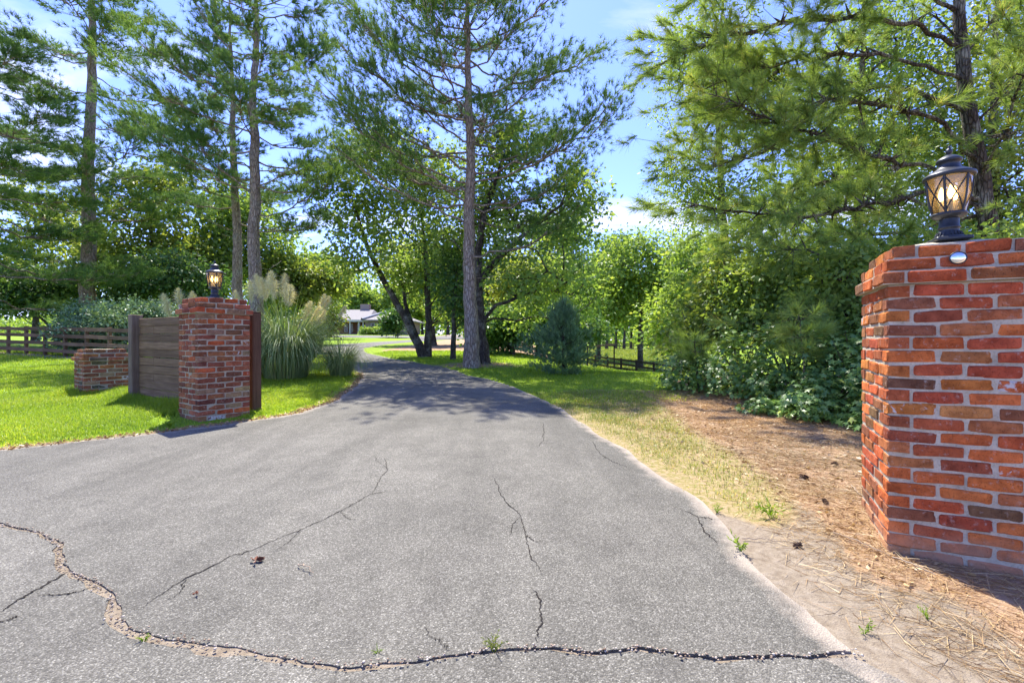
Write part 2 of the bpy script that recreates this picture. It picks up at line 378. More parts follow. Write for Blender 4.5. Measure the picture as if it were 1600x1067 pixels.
def blades(P, H, width, lean, rng):
    """grass blades: 5 verts, 3 tris, bending over"""
    n = len(P); a = rng.random(n)*2*pi; d = np.stack([np.cos(a), np.sin(a), 0*a], 1); s = np.stack([-np.sin(a), np.cos(a), 0*a], 1)
    H = np.broadcast_to(H, (n,))[:, None]; ln = (np.abs(rng.normal(0, 1, n))*lean)[:, None]; up = np.array([0, 0, 1.0])
    w = np.broadcast_to(width, (n,))[:, None]
    m = P+up*H*0.55+d*H*ln*0.3; t = P+up*H*np.maximum(1-0.35*ln, 0.25)+d*H*ln
    V = np.stack([P-s*w/2, P+s*w/2, m-s*w*0.4, m+s*w*0.4, t], 1).reshape(-1, 3); i = np.arange(n)[:, None]*5
    Fc = np.concatenate([i+np.array([0, 1, 3]), i+np.array([0, 3, 2]), i+np.array([2, 3, 4])])
    return V, Fc, np.repeat(rng.random(n), 5)

# ------------------------------------------------------------------ ground zones
def interp_poly(pts, t):
    pts = np.asarray(pts, float); d = np.r_[0, np.cumsum(np.linalg.norm(np.diff(pts, axis=0), axis=1))]; d /= d[-1]
    return np.stack([np.interp(t, d, pts[:, 0]), np.interp(t, d, pts[:, 1])], -1)
def smooth_poly(pts, n, it=30):
    p = interp_poly(pts, np.linspace(0, 1, n)); q = p.copy()
    for _ in range(it): q[1:-1] = 0.25*q[:-2]+0.5*q[1:-1]+0.25*q[2:]
    return q
def pip(X, Y, poly):
    X = np.asarray(X, float); Y = np.asarray(Y, float); r = np.zeros(X.shape, bool); n = len(poly)
    for i in range(n):
        x1, y1 = poly[i]; x2, y2 = poly[(i+1) % n]
        c = ((y1 > Y) != (y2 > Y)) & (X < (x2-x1)*(Y-y1)/((y2-y1) if y2 != y1 else 1e-9)+x1); r ^= c
    return r
def dist_line(X, Y, pl):
    X = np.asarray(X, float); Y = np.asarray(Y, float); d = np.full(X.shape, 1e9)
    for i in range(len(pl)-1):
        ax, ay = pl[i]; bx, by = pl[i+1]; vx, vy = bx-ax, by-ay
        t = np.clip(((X-ax)*vx+(Y-ay)*vy)/(vx*vx+vy*vy+1e-12), 0, 1); d = np.minimum(d, np.hypot(X-ax-t*vx, Y-ay-t*vy))
    return d
G_ = on_ground
LEFT = [(-16, 3.3), (-16, 4.1), (-9, 4.25), G_(0, 705), G_(130, 689), G_(280, 673), G_(400, 657), G_(470, 645), G_(520, 629), G_(556, 606), G_(567, 590), G_(560, 573), (-7.2, 19.5), (-9.9, 23.5), (-12.8, 29), (-13.6, 36), (-12.5, 44), (-11, 52), (-12.5, 60)]
RIGHT = [G_(1335, 1020), G_(1240, 935), G_(1170, 880), G_(1132, 830), G_(1092, 780), G_(1000, 722), G_(930, 682), G_(880, 642), G_(800, 601), G_(690, 572.5), (-4.9, 19.4), (-7.6, 24), (-9.4, 29), (-10.0, 36), (-9.4, 44), (-8.0, 52), (-4, 60)]
NR = 420
def edge_noise(n, amp, seed):
    r = np.random.default_rng(seed); o = np.zeros(n)
    for k, a in ((40, 1.0), (15, 0.7), (6, 0.55), (3, 0.35)):
        m = n//k+2; o += a*np.interp(np.linspace(0, m-1, n), np.arange(m), r.normal(0, 1, m))
    return o*amp
def warp_t(n): u = np.linspace(0, 1, n); return 0.35*u+0.65*u**2
Lp = smooth_poly(LEFT, 2400, 60); Rp = smooth_poly(RIGHT, 2400, 60)
# matched rows: keep rows roughly level in depth
yl = np.maximum.accumulate(Lp[:, 1]); yr = np.maximum.accumulate(Rp[:, 1])
yl = yl+np.linspace(0, 1e-4, len(yl)); yr = yr+np.linspace(0, 1e-4, len(yr))
tt = np.linspace(0, 1, NR)**1.7
Ledge = np.stack([np.interp(3.3+tt*(60-3.3), yl, Lp[:, 0]), 3.3+tt*(60-3.3)], 1)
y0r = yr[0]
Redge = np.stack([np.interp(y0r+tt*(60-y0r), yr, Rp[:, 0]), y0r+tt*(60-y0r)], 1)
en = edge_noise(NR, 0.022, 3); en2 = edge_noise(NR, 0.03, 4)
Ledge[:, 0] += en*np.clip(Ledge[:, 1]/6, .6, 2); Redge[:, 0] += en2*np.clip(Redge[:, 1]/4, .6, 2)
CRACK = [(-16, 3.35), (-9, 3.2), (-5, 3.05)]+[G_(*p) for p in ((0, 818), (50, 832), (95, 853), (100, 880), (125, 895), (165, 915), (185, 945), (205, 985), (260, 1000), (330, 1009), (400, 1022), (480, 1034), (560, 1036), (640, 1031), (720, 1025), (790, 1017), (870, 1013), (940, 1016), (1000, 1011), (1080, 1018), (1150, 1026), (1250, 1028), (1300, 1020), (1335, 1020))]
NC = 900
Ck = interp_poly(CRACK, np.linspace(0, 1, NC)); rj = np.random.default_rng(77); Ck[:, 1] += edge_noise(NC, 0.010, 8)+rj.normal(0, 0.0035, NC); Ck[:, 0] += edge_noise(NC, 0.004, 9)
Ck[:, 0] = np.maximum.accumulate(Ck[:, 0])+np.linspace(0, 1e-3, NC)
DRIVE_POLY = [tuple(p) for p in Ledge[::6]]+[tuple(p) for p in Redge[::-6]]
GRASS_COURT = [(-30, 48), (-13.2, 37), (-12.0, 45), (-10.5, 53), (-18, 57), (-34, 58)]

# ---- ground sheet
xs = np.unique(np.concatenate([np.linspace(-400, -30, 30), np.linspace(-30, -10, 60), np.arange(-10, 7, 0.09), np.linspace(7, 20, 50), np.linspace(20, 60, 50), np.linspace(60, 400, 25)]))
ys = np.unique(np.concatenate([np.linspace(-60, 0, 14), np.arange(0, 13, 0.09), np.linspace(13, 30, 70), np.linspace(30, 70, 60), np.linspace(70, 130, 40), np.linspace(130, 900, 25)]))
GX, GY = np.meshgrid(xs, ys); gx = GX.ravel(); gy = GY.ravel()
indrive = pip(gx, gy, DRIVE_POLY) | ((gy < 3.3) & (gx < 1.3)) 
dR = dist_line(gx, gy, Redge[::8]); dL = dist_line(gx, gy, Ledge[::8]); dE = np.minimum(dR, dL)
rr = np.random.default_rng(5)
zz = g(gx, gy)+np.where(indrive, -0.003, 0.0)+np.where(indrive | (gy > 30), 0, 1)*(0.010*np.sin(gx*2.3+1)*np.sin(gy*1.9)+rr.normal(0, 0.0035, len(gx)))
zz += np.where(~indrive & (gx < 0), 0.025*sm(0.15, 0.6, dL), 0)
# sand heaped at the foot of the right pillar, low bank under the thicket
zz += 0.05*np.exp(-(((gx-2.38)/0.30)**2+((gy-3.25)/0.35)**2))+0.22*sm(0, 3.5, (gx-3.7)+0.20*(gy-5.6))*sm(3, 5, gy)*sm(16, 10, gy)
VERGE = [G_(905, 610), G_(1005, 612), G_(1040, 640), G_(1075, 672), G_(1150, 715), G_(1200, 750), G_(1225, 800), G_(1200, 815), G_(1120, 790), G_(1040, 735), G_(960, 690), G_(900, 655), G_(840, 625), G_(800, 600), G_(850, 590)]
lawnR = (gx > np.interp(gy, Redge[:, 1], Redge[:, 0])-0.2) & (gy > 8.4) & (gx < 3.4+0.0*gy+np.where(gy > 10.5, 80, 0))
lawn_r_mask = sm(7.2, 8.8, gy-0.25*(gx-1.5))*np.where(gx > np.interp(gy, Redge[:, 1], Redge[:, 0])-0.3, 1, 0)*np.where(gy > 11, 1, sm(4.2, 3.4, gx))
verge_mask = sm(0.35, -0.05, np.where(pip(gx, gy, VERGE), -dist_line(gx, gy, VERGE+VERGE[:1]), dist_line(gx, gy, VERGE+VERGE[:1])))
left_mask = np.where((gx < np.interp(gy, Ledge[:, 1], Ledge[:, 0])+0.05) & (gy > 3.3), 1, 0)*sm(0.02, 0.28, dL)
lawn = np.clip(np.maximum(lawn_r_mask, left_mask), 0, 1)
# bare earth under the left fence, court of the house, straw under the middle trees
lawn *= 1-0.9*np.exp(-(dist_line(gx, gy, [(-25.5, 21.2), (-14.5, 17.2)])/0.8)**2)
sx_, sy_ = gx+1.2, gy-16.0
island = np.maximum(np.exp(-((sx_/1.7)**2+(sy_/1.5)**2)), sm(24, 27, gy)*sm(60, 50, gy)*sm(-9, -6.5, gx)*sm(4, 2, gx)*sm(0, 1, gx-np.interp(gy, Redge[:, 1], Redge[:, 0])))
lawn *= 1-0.95*np.clip(island, 0, 1)
woods = sm(0.0, 0.8, (gx-3.5)+0.23*(gy-9.4))*sm(12.5, 11, gy)
nearR = np.where((gx > 0.5) & (gy < 8.6), 1.0, 0.0)*np.where(gx > np.interp(gy, Redge[:, 1], Redge[:, 0])-0.15, 1, 0)
wob = 0.10*np.sin(gx*3.1+gy*1.7)+0.08*np.sin(gx*7.3-gy*5.1)
straw = np.clip(nearR*sm(0.22, 0.85, dR+wob-0.10*np.maximum(3.0-gy, 0)), 0, 1)
straw = np.maximum(straw, np.clip(island, 0, 1)*0.9)
straw = np.maximum(straw, woods)
straw = np.where((gy < 3.4) & (gx < 1.25), 0.28, straw)
zones = np.stack([lawn, np.clip(straw, 0, 1), verge_mask, np.ones_like(lawn)], 1)
nx, ny = len(xs), len(ys); ii = (np.arange(ny-1)[:, None]*nx+np.arange(nx-1)[None]).ravel()
GF = np.stack([ii, ii+1, ii+nx+1, ii+nx], 1)
def ground_mat():
    m = NT('ground: lawn soil, sand and pine straw'); p = m.pos()
    sp = m.n('ShaderNodeSeparateColor'); m.l(m.attr('zone', 'Color'), sp.inputs[0])
    n1 = m.noise(p, 2.2, 5); n2 = m.noise(p, 22, 5, 0.65); n3 = m.noise(p, 160, 3, 0.7); n4 = m.noise(p, 0.25, 3)
    sand = m.ramp(n2, [(0.25, (0.17, 0.13, 0.09)), (0.5, (0.27, 0.22, 0.157)), (0.75, (0.345, 0.29, 0.22))])
    sand = m.mix(m.ramp(n3, [(0.56, 0.0), (0.7, 0.8)]), sand, (0.16, 0.12, 0.085))
    strawc = m.ramp(m.noise(p, 60, 4, 0.75, 1.5), [(0.25, (0.18, 0.10, 0.052)), (0.5, (0.37, 0.24, 0.14)), (0.75, (0.54, 0.41, 0.28))])
    lawnc = m.ramp(n2, [(0.25, (0.10, 0.17, 0.015)), (0.55, (0.19, 0.30, 0.025)), (0.8, (0.28, 0.34, 0.05))])
    lawnc = m.mix(m.ramp(n4, [(0.35, 0.0), (0.65, 0.6)]), lawnc, m.mix(1.0, lawnc, (1.35, 1.1, 0.9), 'MULTIPLY'))
    def edge(w, lo=0.42, hi=0.58):
        a = m.math('ADD', w, m.math('MULTIPLY', m.math('SUBTRACT', n1, 0.5), 0.5)); a = m.math('ADD', a, m.math('MULTIPLY', m.math('SUBTRACT', n2, 0.5), 0.7))
        return m.ramp(a, [(lo, 0.0), (hi, 1.0)])
    col = m.mix(edge(sp.outputs['Green']), sand, strawc)
    dry = m.mix(m.ramp(n2, [(0.4, 0.0), (0.6, 1.0)]), (0.24, 0.21, 0.07), (0.38, 0.28, 0.16))
    col = m.mix(edge(sp.outputs['Blue'], 0.5, 0.8), col, dry)
    col = m.mix(edge(sp.outputs['Red']), col, lawnc)
    h = m.math('ADD', n2, m.math('MULTIPLY', n3, 0.6))
    m.principled(col, 0.95, m.bump(h, 0.8, 0.02), 0.1); return m.m
me = mesh_np('ground', np.stack([gx, gy, zz], 1), GF, ground_mat(), smooth=True)
a = me.attributes.new('zone', 'FLOAT_COLOR', 'POINT'); a.data.foreach_set('color', zones.astype(np.float32).ravel())
tag(link('ground', me), kind='structure')
_gi = {}
def gtop(x, y):
    """height of the built ground sheet (bilinear)"""
    x = np.asarray(x, float); y = np.asarray(y, float); Z = zz.reshape(ny, nx)
    i = np.clip(np.searchsorted(xs, x)-1, 0, nx-2); j = np.clip(np.searchsorted(ys, y)-1, 0, ny-2)
    u = (x-xs[i])/(xs[i+1]-xs[i]); v = (y-ys[j])/(ys[j+1]-ys[j])
    return Z[j, i]*(1-u)*(1-v)+Z[j, i+1]*u*(1-v)+Z[j+1, i]*(1-u)*v+Z[j+1, i+1]*u*v

# ---- asphalt
def asphalt_mat(name, tone):
    m = NT(name); p = m.pos()
    st = m.voro(p, 150, 'F1', 'Color'); sp = m.n('ShaderNodeSeparateColor'); m.l(st, sp.inputs[0])
    ds = m.voro(p, 150, 'F1', 'Distance')
    big = m.noise(p, 0.7, 5, 0.6); mid = m.noise(p, 5, 5, 0.65); fine = m.noise(p, 260, 3, 0.7)
    base = m.ramp(sp.outputs['Red'], [(0.0, (0.08, 0.077, 0.07)), (0.45, (0.145, 0.14, 0.13)), (0.8, (0.20, 0.193, 0.18)), (0.93, (0.255, 0.248, 0.233)), (1.0, (0.34, 0.33, 0.31))])
    binder = m.ramp(ds, [(0.35, 0.0), (0.75, 1.0)])
    col = m.mix(m.math('MULTIPLY', binder, 0.7), base, (0.085, 0.08, 0.072))
    col = m.mix(m.ramp(fine, [(0.5, 0.0), (0.75, 0.5)]), col, (0.075, 0.07, 0.064))
    col = m.mix(1.0, col, m.ramp(big, [(0.3, tone*0.80), (0.48, tone*1.02), (0.7, tone*1.22)]), 'MULTIPLY')
    col = m.mix(1.0, col, m.ramp(mid, [(0.3, 0.84), (0.6, 1.05)]), 'MULTIPLY'); col = m.mix(1.0, col, (0.95, 0.93, 0.83), 'MULTIPLY')
    # worn lanes and old stains running with the drive
    ln_ = m.noise(m.map(p, (1.6, 0.22, 1)), 1.0, 4, 0.6, 0.6); col = m.mix(1.0, col, m.ramp(ln_, [(0.32, 0.80), (0.5, 1.0), (0.68, 1.16)]), 'MULTIPLY')
    sp2 = m.noise(p, 1.9, 6, 0.7, 0.8); col = m.mix(m.ramp(sp2, [(0.60, 0.0), (0.72, 0.38)]), col, (0.10, 0.092, 0.08))
    e = m.attr('edge'); ee = m.math('ADD', e, m.math('MULTIPLY', m.math('SUBTRACT', mid, 0.5), 0.9))
    col = m.mix(m.ramp(ee, [(0.55, 0.0), (1.0, 0.75)]), col, (0.40, 0.335, 0.26))
    h = m.math('ADD', m.math('MULTIPLY', ds, -1.0), m.math('MULTIPLY', fine, 0.5))
    m.principled(col, 0.82, m.bump(h, 0.75, 0.006), 0.25); return m.m
M['asphalt'] = asphalt_mat('worn asphalt', 1.0); M['asphalt2'] = asphalt_mat('worn road asphalt', 1.04)
def ribbon(rows, name, mat, edge=None, thick=0.03):
    """rows: (n,k,2) plan points; follows the terrain, turned-down rim"""
    n, k, _ = rows.shape; x, y = rows[..., 0].ravel(), rows[..., 1].ravel()
    z = g(x, y)+0.006+0.004*np.sin(x*1.3)*np.sin(y*1.1)
    V = np.stack([x, y, z], 1); i = (np.arange(n-1)[:, None]*k+np.arange(k-1)[None]).ravel()
    Fq = np.stack([i, i+1, i+k+1, i+k], 1)
    rim = np.concatenate([np.arange(k), (np.arange(1, n)*k+k-1), ((n-1)*k+np.arange(k-2, -1, -1)), (np.arange(n-2, 0, -1)*k)])
    Vr = V[rim].copy(); Vr[:, 2] -= thick; o = len(V); m = len(rim); q = np.arange(m)
    Fr = np.stack([rim[q], o+q, o+(q+1) % m, rim[(q+1) % m]], 1)
    me = mesh_np(name, np.concatenate([V, Vr]), np.concatenate([Fq, Fr]), mat)
    e = np.zeros(len(V)) if edge is None else edge.ravel()
    a = me.attributes.new('edge', 'FLOAT', 'POINT'); a.data.foreach_set('value', np.concatenate([e, e[rim]]).astype(np.float32))
    return me
NFR = 46
def front_block():
    """from the open joint up to the first full row; columns share their x so nothing folds"""
    ck = Ck[::2]; hi = np.concatenate([[(-16.0, 4.1)], Ledge[:NFR+1][Ledge[:NFR+1, 1] > 4.12], Redge[NFR:NFR+1]]); hi[:, 0] = np.maximum.accumulate(hi[:, 0])+np.linspace(0, 1e-4, len(hi))
    tx = np.clip(ck[:, 0], hi[0, 0], hi[-1, 0]); tg = np.stack([tx, np.interp(tx, hi[:, 0], hi[:, 1])], 1); k = ck[:, 0] > -0.2
    u = np.clip((ck[:, 0]+0.2)/(ck[-1, 0]+0.2), 0, 1); rows = []
    for r in range(0, NFR+1, 2):
        w = r/NFR; p = ck*(1-w)+tg*w; e = Redge[r]; p = p+(e-p[-1])[None]*(u**2)[:, None]; rows.append(p)
    return np.stack(rows)
sc_ = np.linspace(0, 1, 60)
rd = np.stack([Ledge[r][None]*(1-sc_[:, None])+Redge[r][None]*sc_[:, None] for r in range(NFR, NR, 2)])
def edge_w(rows, left=True):
    dw = np.linalg.norm(rows-rows[:, -1:], axis=2)
    if left: dw = np.minimum(dw, np.linalg.norm(rows-rows[:, :1], axis=2))
    return np.exp(-(dw/0.22))
fb = front_block(); ef = edge_w(fb, False); ef[0] = np.maximum(ef[0], 0.5); el = np.exp(-dist_line(fb[..., 0].ravel(), fb[..., 1].ravel(), Ledge[:NFR+2:3])/0.22).reshape(ef.shape); ef = np.maximum(ef, el)
mA = ribbon(fb, 'driveway', M['asphalt'], ef); mB = ribbon(rd, 'driveway_b', M['asphalt'], edge_w(rd))
def arrays(me):
    v = np.empty(len(me.vertices)*3, np.float32); me.vertices.foreach_get('co', v); q = np.empty(len(me.loops), np.int32); me.loops.foreach_get('vertex_index', q); e = np.empty(len(me.vertices), np.float32); me.attributes['edge'].data.foreach_get('value', e); return v.reshape(-1, 3), q.reshape(-1, 4), e
(va, qa, ea), (vb, qb, eb) = arrays(mA), arrays(mB); me = mesh_np('driveway', np.concatenate([va, vb]), np.concatenate([qa, qb+len(va)]), M['asphalt'])
at = me.attributes.new('edge', 'FLOAT', 'POINT'); at.data.foreach_set('value', np.concatenate([ea, eb]))
drive = tag(link('driveway', me), kind='structure')
ck_lo = Ck.copy(); gap = 0.010+0.024*np.abs(edge_noise(NC, 1, 12))
gap *= np.interp(np.linspace(0, 1, NC), [0, .30, .42, .5, .62, .8, .9, 1], [1.6, 1.7, 2.1, 1.6, 1.3, 1.1, 0.8, 0.9])
ck_lo[:, 1] -= gap; ck_lo[:, 0] -= gap*0.5*np.sign(np.gradient(Ck[:, 0]))*np.clip(-np.gradient(Ck[:, 1])/np.abs(np.gradient(Ck[:, 0])+1e-6), -2, 2)
ck_lo[:, 1] += -np.abs(edge_noise(NC, 0.006, 14))-np.abs(rj.normal(0, 0.004, NC))
ck_lo[:, 0] = np.maximum.accumulate(ck_lo[:, 0])+np.linspace(0, 2e-3, NC)
end = np.stack([np.linspace(-18, 9, NC), np.full(NC, -8.0)], 1)
f = (np.linspace(0, 1, 26)**1.6)[:, None, None]
rows2 = (ck_lo[None]*(1-f)+end[None]*f)[::-1][:, ::3]
e2 = np.zeros(rows2.shape[:2]); e2[-1] = 0.5; e2[:, -3:] = 0.8
tag(link('road', ribbon(rows2, 'road', M['asphalt2'], e2)), kind='structure')
# forecourt of the house
def fan(poly, name, mat, dz=0.03):
    P = np.array(poly, float); c = P.mean(0); n = 10
    rows = np.stack([c[None]*(1-t)+P*t for t in np.linspace(0, 1, n)]); rows = np.concatenate([rows, rows[:, :1]], 1)
    me = ribbon(rows, name, mat); 
    v = np.empty(len(me.vertices)*3, np.float32); me.vertices.foreach_get('co', v); v = v.reshape(-1, 3); v[:, 2] += dz; me.vertices.foreach_set('co', v.ravel()); return me
court = [(-40, 62), (-34, 58.5), (-18, 57.5), (-12.5, 57), (-6, 57), (4, 60), (8, 66), (2, 72), (-12, 74), (-40, 73)]
tag(link('forecourt', fan(court, 'forecourt', M['asphalt2'])), kind='structure')
# dark hairline cracks in the driveway surface: narrow tapering ribbons of grit
M['crack'] = simple('gritty dark crack', (0.032, 0.028, 0.024), 0.95, 0, 0.05, 90)
def crack(pix, w, seed):
    pts = [G_(*p) for p in pix]; n = max(40, int(60*len(pix))); q = interp_poly(pts, np.linspace(0, 1, n))
    q += np.stack([edge_noise(n, 0.006, seed), edge_noise(n, 0.008, seed+1)], 1)
    t = np.gradient(q, axis=0); t /= np.linalg.norm(t, axis=1)[:, None]; nn = np.stack([-t[:, 1], t[:, 0]], 1)
    u = np.linspace(0, 1, n); ww = 0.68*w*(0.55+0.45*np.abs(edge_noise(n, 0.7, seed+2)))*np.minimum(1, np.minimum(u, 1-u)*8+0.1)
    A = q+nn*ww[:, None]/2; B = q-nn*ww[:, None]/2
    rows = np.stack([A, B], 1); x, y = rows[..., 0].ravel(), rows[..., 1].ravel()
    V = np.stack([x, y, g(x, y)+0.006+0.004*np.sin(x*1.3)*np.sin(y*1.1)+0.0035], 1); i = np.arange(n-1)*2
    link('crack', mesh_np('crack', V, np.stack([i, i+1, i+3, i+2], 1), M['crack']), drive)
crack([(180, 960), (225, 945), (290, 905), (350, 875), (420, 850), (470, 830), (530, 800), (580, 775), (632, 766)], 0.009, 21)
crack([(580, 775), (590, 755), (606, 735), (600, 715)], 0.008, 31)
crack([(770, 743), (783, 775), (812, 806), (823, 838), (830, 865), (850, 902)], 0.0085, 41)
crack([(832, 918), (845, 945), (842, 1005)], 0.008, 46)
crack([(5, 955), (60, 920), (110, 893)], 0.015, 51)
crack([(60, 931), (100, 932), (160, 915)], 0.008, 56)
crack([(0, 972), (35, 962)], 0.007, 61)
crack([(1062, 795), (1090, 808), (1098, 830), (1125, 852)], 0.010, 71)
crack([(1090, 808), (1115, 812)], 0.009, 76)
crack([(925, 690), (938, 710), (960, 722), (985, 732)], 0.009, 81)
crack([(812, 806), (800, 822), (795, 840)], 0.005, 91)
crack([(470, 830), (455, 845), (430, 862)], 0.005, 94)
crack([(530, 800), (545, 812), (560, 815)], 0.005, 97)
crack([(823, 838), (838, 848), (846, 846)], 0.005, 103)
crack([(290, 905), (282, 925), (262, 940)], 0.005, 106)
crack([(606, 735), (590, 722), (585, 712)], 0.006, 109)
crack([(700, 1024), (690, 1000), (660, 985)], 0.004, 112)
crack([(850, 660), (848, 690), (838, 700)], 0.008, 86)

# ------------------------------------------------------------------ brick pillars
BL, BD, BH, PITCH = 0.213, 0.10, 0.0625, 0.075
JT = 0.0185
def brick_variants(length, n, seed):
    """five stations along the brick, bevelled front edges, rounded ends"""
    r = np.random.default_rng(seed); o = []; L2, D2, H2 = length/2, BD/2, BH/2
    for k in range(n):
        V, P = [], []; e1, e2 = r.uniform(0.006, 0.016, 2); sk = r.normal(0, 0.0016)
        for i, (x, q) in enumerate(((-L2, 0.86), (-L2+e1, 1.0), (r.uniform(-.03, .03), r.uniform(.97, 1.02)), (L2-e2, 1.0), (L2, 0.88))):
            h = H2*q; d = D2-(0.006 if q < 0.9 else 0); bv = r.uniform(0.004, 0.009)
            for y, z in ((D2, -H2), (-d+bv, -h), (-d, -h+bv), (-d, h-bv), (-d+bv, h), (D2, H2)):
                j = r.normal(0, 0.0017, 3) if y < 0 else np.zeros(3); V.append(np.array([x, y, z+sk*i])+j)
        for i in range(4):
            for c in range(6): P.append([i*6+c, i*6+(c+1) % 6, (i+1)*6+(c+1) % 6, (i+1)*6+c])
        P += [[5, 4, 3, 2, 1, 0], [24, 25, 26, 27, 28, 29]]
        o.append(poly_mesh('brick', V, P, M['brick']))
    return o
STR = brick_variants(BL, 14, 1)
PAL_R = [((0.42, 0.10, 0.045), 5), ((0.36, 0.085, 0.05), 4), ((0.46, 0.14, 0.055), 3), ((0.28, 0.085, 0.052), 3), ((0.23, 0.095, 0.06), 2.4), ((0.15, 0.075, 0.055), 0.8), ((0.38, 0.135, 0.07), 1.5)]
PAL_L = [((0.26, 0.085, 0.055), 4), ((0.20, 0.065, 0.048), 4), ((0.30, 0.11, 0.07), 3), ((0.40, 0.095, 0.045), 1.6), ((0.15, 0.06, 0.048), 2.5), ((0.24, 0.15, 0.11), 1)]
PAL_S = [((0.26, 0.10, 0.065), 4), ((0.20, 0.08, 0.06), 3), ((0.32, 0.11, 0.06), 2), ((0.10, 0.085, 0.07), 1.6), ((0.24, 0.16, 0.12), 1.5)]
def pillar(name, corner, adir, n_shaft, base_z, pal, seed, label, paint=0.25, depth_below=2, crown=0.045):
    """corner: nearest shaft corner, adir: direction of the front face; b is turned to the back"""
    r = random.Random(seed); ax, ay = adir; bx, by = -ay, ax
    if by < 0: bx, by = -bx, -by
    Wd = 3*BL+2*JT
    cx, cy = corner[0]+(ax+bx)*Wd/2, corner[1]+(ay+by)*Wd/2; ang = math.atan2(ay, ax)
    root = empty(name, (cx, cy, base_z), ang); tag(root, label, 'pillar')
    cols = [c for c, w in pal]; wts = [w for c, w in pal]
    def put(x, y, z, rot, sx=1.0):
        o = link('brick', r.choice(STR), root, (x+r.gauss(0, .0018), y+r.gauss(0, .0018), z+r.gauss(0, .0016)))
        o.rotation_euler = (r.gauss(0, .012), r.gauss(0, .008), rot+r.gauss(0, .008)); o.scale = (sx, 1, r.uniform(0.96, 1.05))
        c = r.choices(cols, wts)[0]; k = r.uniform(0.82, 1.18); p = paint*r.random()+(0.65 if r.random() < 0.045 else 0)
        o.color = (c[0]*k*1.22, c[1]*k*1.28*r.uniform(.9, 1.25), c[2]*k*1.0, min(1, p))
    def ring(z, w, flip):
        nrun = w; h = w/2-BD/2
        for side in range(4):
            full = (side % 2 == 0) != flip
            run = w if full else w-2*BD-2*JT*0.85
            k = 3 if full else 2
            bl = (run-(k-1)*JT)/k; rot = side*pi/2
            for i in range(k):
                u = -run/2+bl/2+i*(bl+JT)
                x, y = u, -h
                put(x*cos(rot)-y*sin(rot), x*sin(rot)+y*cos(rot), z, rot, bl/BL)
    for k in range(-depth_below, n_shaft): ring((k+0.5)*PITCH, Wd, k % 2 == 0)
    top = n_shaft*PITCH
    for j, e in enumerate((0.065, 0.006, -0.065)): ring(top+(j+0.5)*PITCH, Wd+e, j % 2 == 0)
    parts = [(box_v((0, 0, (top-depth_below*PITCH)/2), (Wd-0.013, Wd-0.013, top+depth_below*PITCH)), BOXF)]
    for j, e in enumerate((0.065, 0.006, -0.065)):
        parts.append((box_v((0, 0, top+(j+0.5)*PITCH-0.001*j), (Wd+e-0.015, Wd+e-0.015, PITCH+0.002*j-0.004)), BOXF))
    # sloped mortar bed on top
    zt = top+3*PITCH-0.008; w0 = Wd/2-0.05; w1 = 0.12
    parts.append((np.array([[-w0, -w0, zt], [w0, -w0, zt], [w0, w0, zt], [-w0, w0, zt], [-w1, -w1, zt+crown], [w1, -w1, zt+crown], [w1, w1, zt+crown], [-w1, w1, zt+crown]]), BOXF))
    V, Fc = cat(parts); link('mortar', mesh_np('mortar', V, Fc, M['mortar' if pal is PAL_R else 'mortar_old']), root)
    return root, (cx, cy, base_z+zt+crown), ang
aR = (cos(radians(-27.3)), sin(radians(-27.3)))
aL = (0.574, 0.819)
pR, topR, angR = pillar('brick_pillar', (2.17, 2.63), aR, 21, 0.0, PAL_R, 11, 'tall orange red brick pillar with an oval chrome disc on its cap', 0.18)
pL, topL, angL = pillar('brick_pillar', (-4.28, 6.21), aL, 20, 0.14, PAL_L, 12, 'tall dark red brick pillar beside the wooden plank gate', 0.42, crown=0.02)
pS, topS, angS = pillar('brick_pillar', (-8.0, 8.5), aL, 9, 0.20, PAL_S, 13, 'short knee high brick pillar standing in the lawn by the gate post', 0.5, crown=0.01)
# oval disc on the right cap
def disc():
    root_p = np.array(aR); n = np.array([aR[1], -aR[0]])           # outward normal of the front
    if n[1] > 0: n = -n
    Wd = 3*BL+2*JT; c0 = np.array([2.17, 2.63])+root_p*0.30+n*0.012
    pr = [(1.0, 0), (0.98, 0.25), (0.9, 0.5), (0.75, 0.72), (0.5, 0.9), (0.25, 0.98), (0.001, 1.0)]
    V, Fc = lathe([(a_*0.034, b_*0.010) for a_, b_ in pr], 32); V[:, 1] *= 0.92
    e = empty('oval_disc', (c0[0], c0[1], 1.69)); tag(e, 'small oval mirror chrome disc fixed to the brick cap under the lantern', 'disc')
    o = link('mirror', mesh_np('mirror', V, Fc, M['chrome'], smooth=True), e)
    V2, F2 = lathe([(0.0345, -0.002), (0.0375, -0.001), (0.038, 0.003), (0.036, 0.005), (0.0335, 0.004)], 32); V2[:, 1] *= 0.92
    link('rim', mesh_np('rim', V2, F2, M['lamp_metal'], smooth=True), e)
    nz_ = Vector((n[0], n[1], 0)); q = nz_.to_track_quat('Z', 'Y'); e.rotation_euler = q.to_euler()
    e.location = (c0[0]+n[0]*0.004, c0[1]+n[1]*0.004, 1.705)
disc()

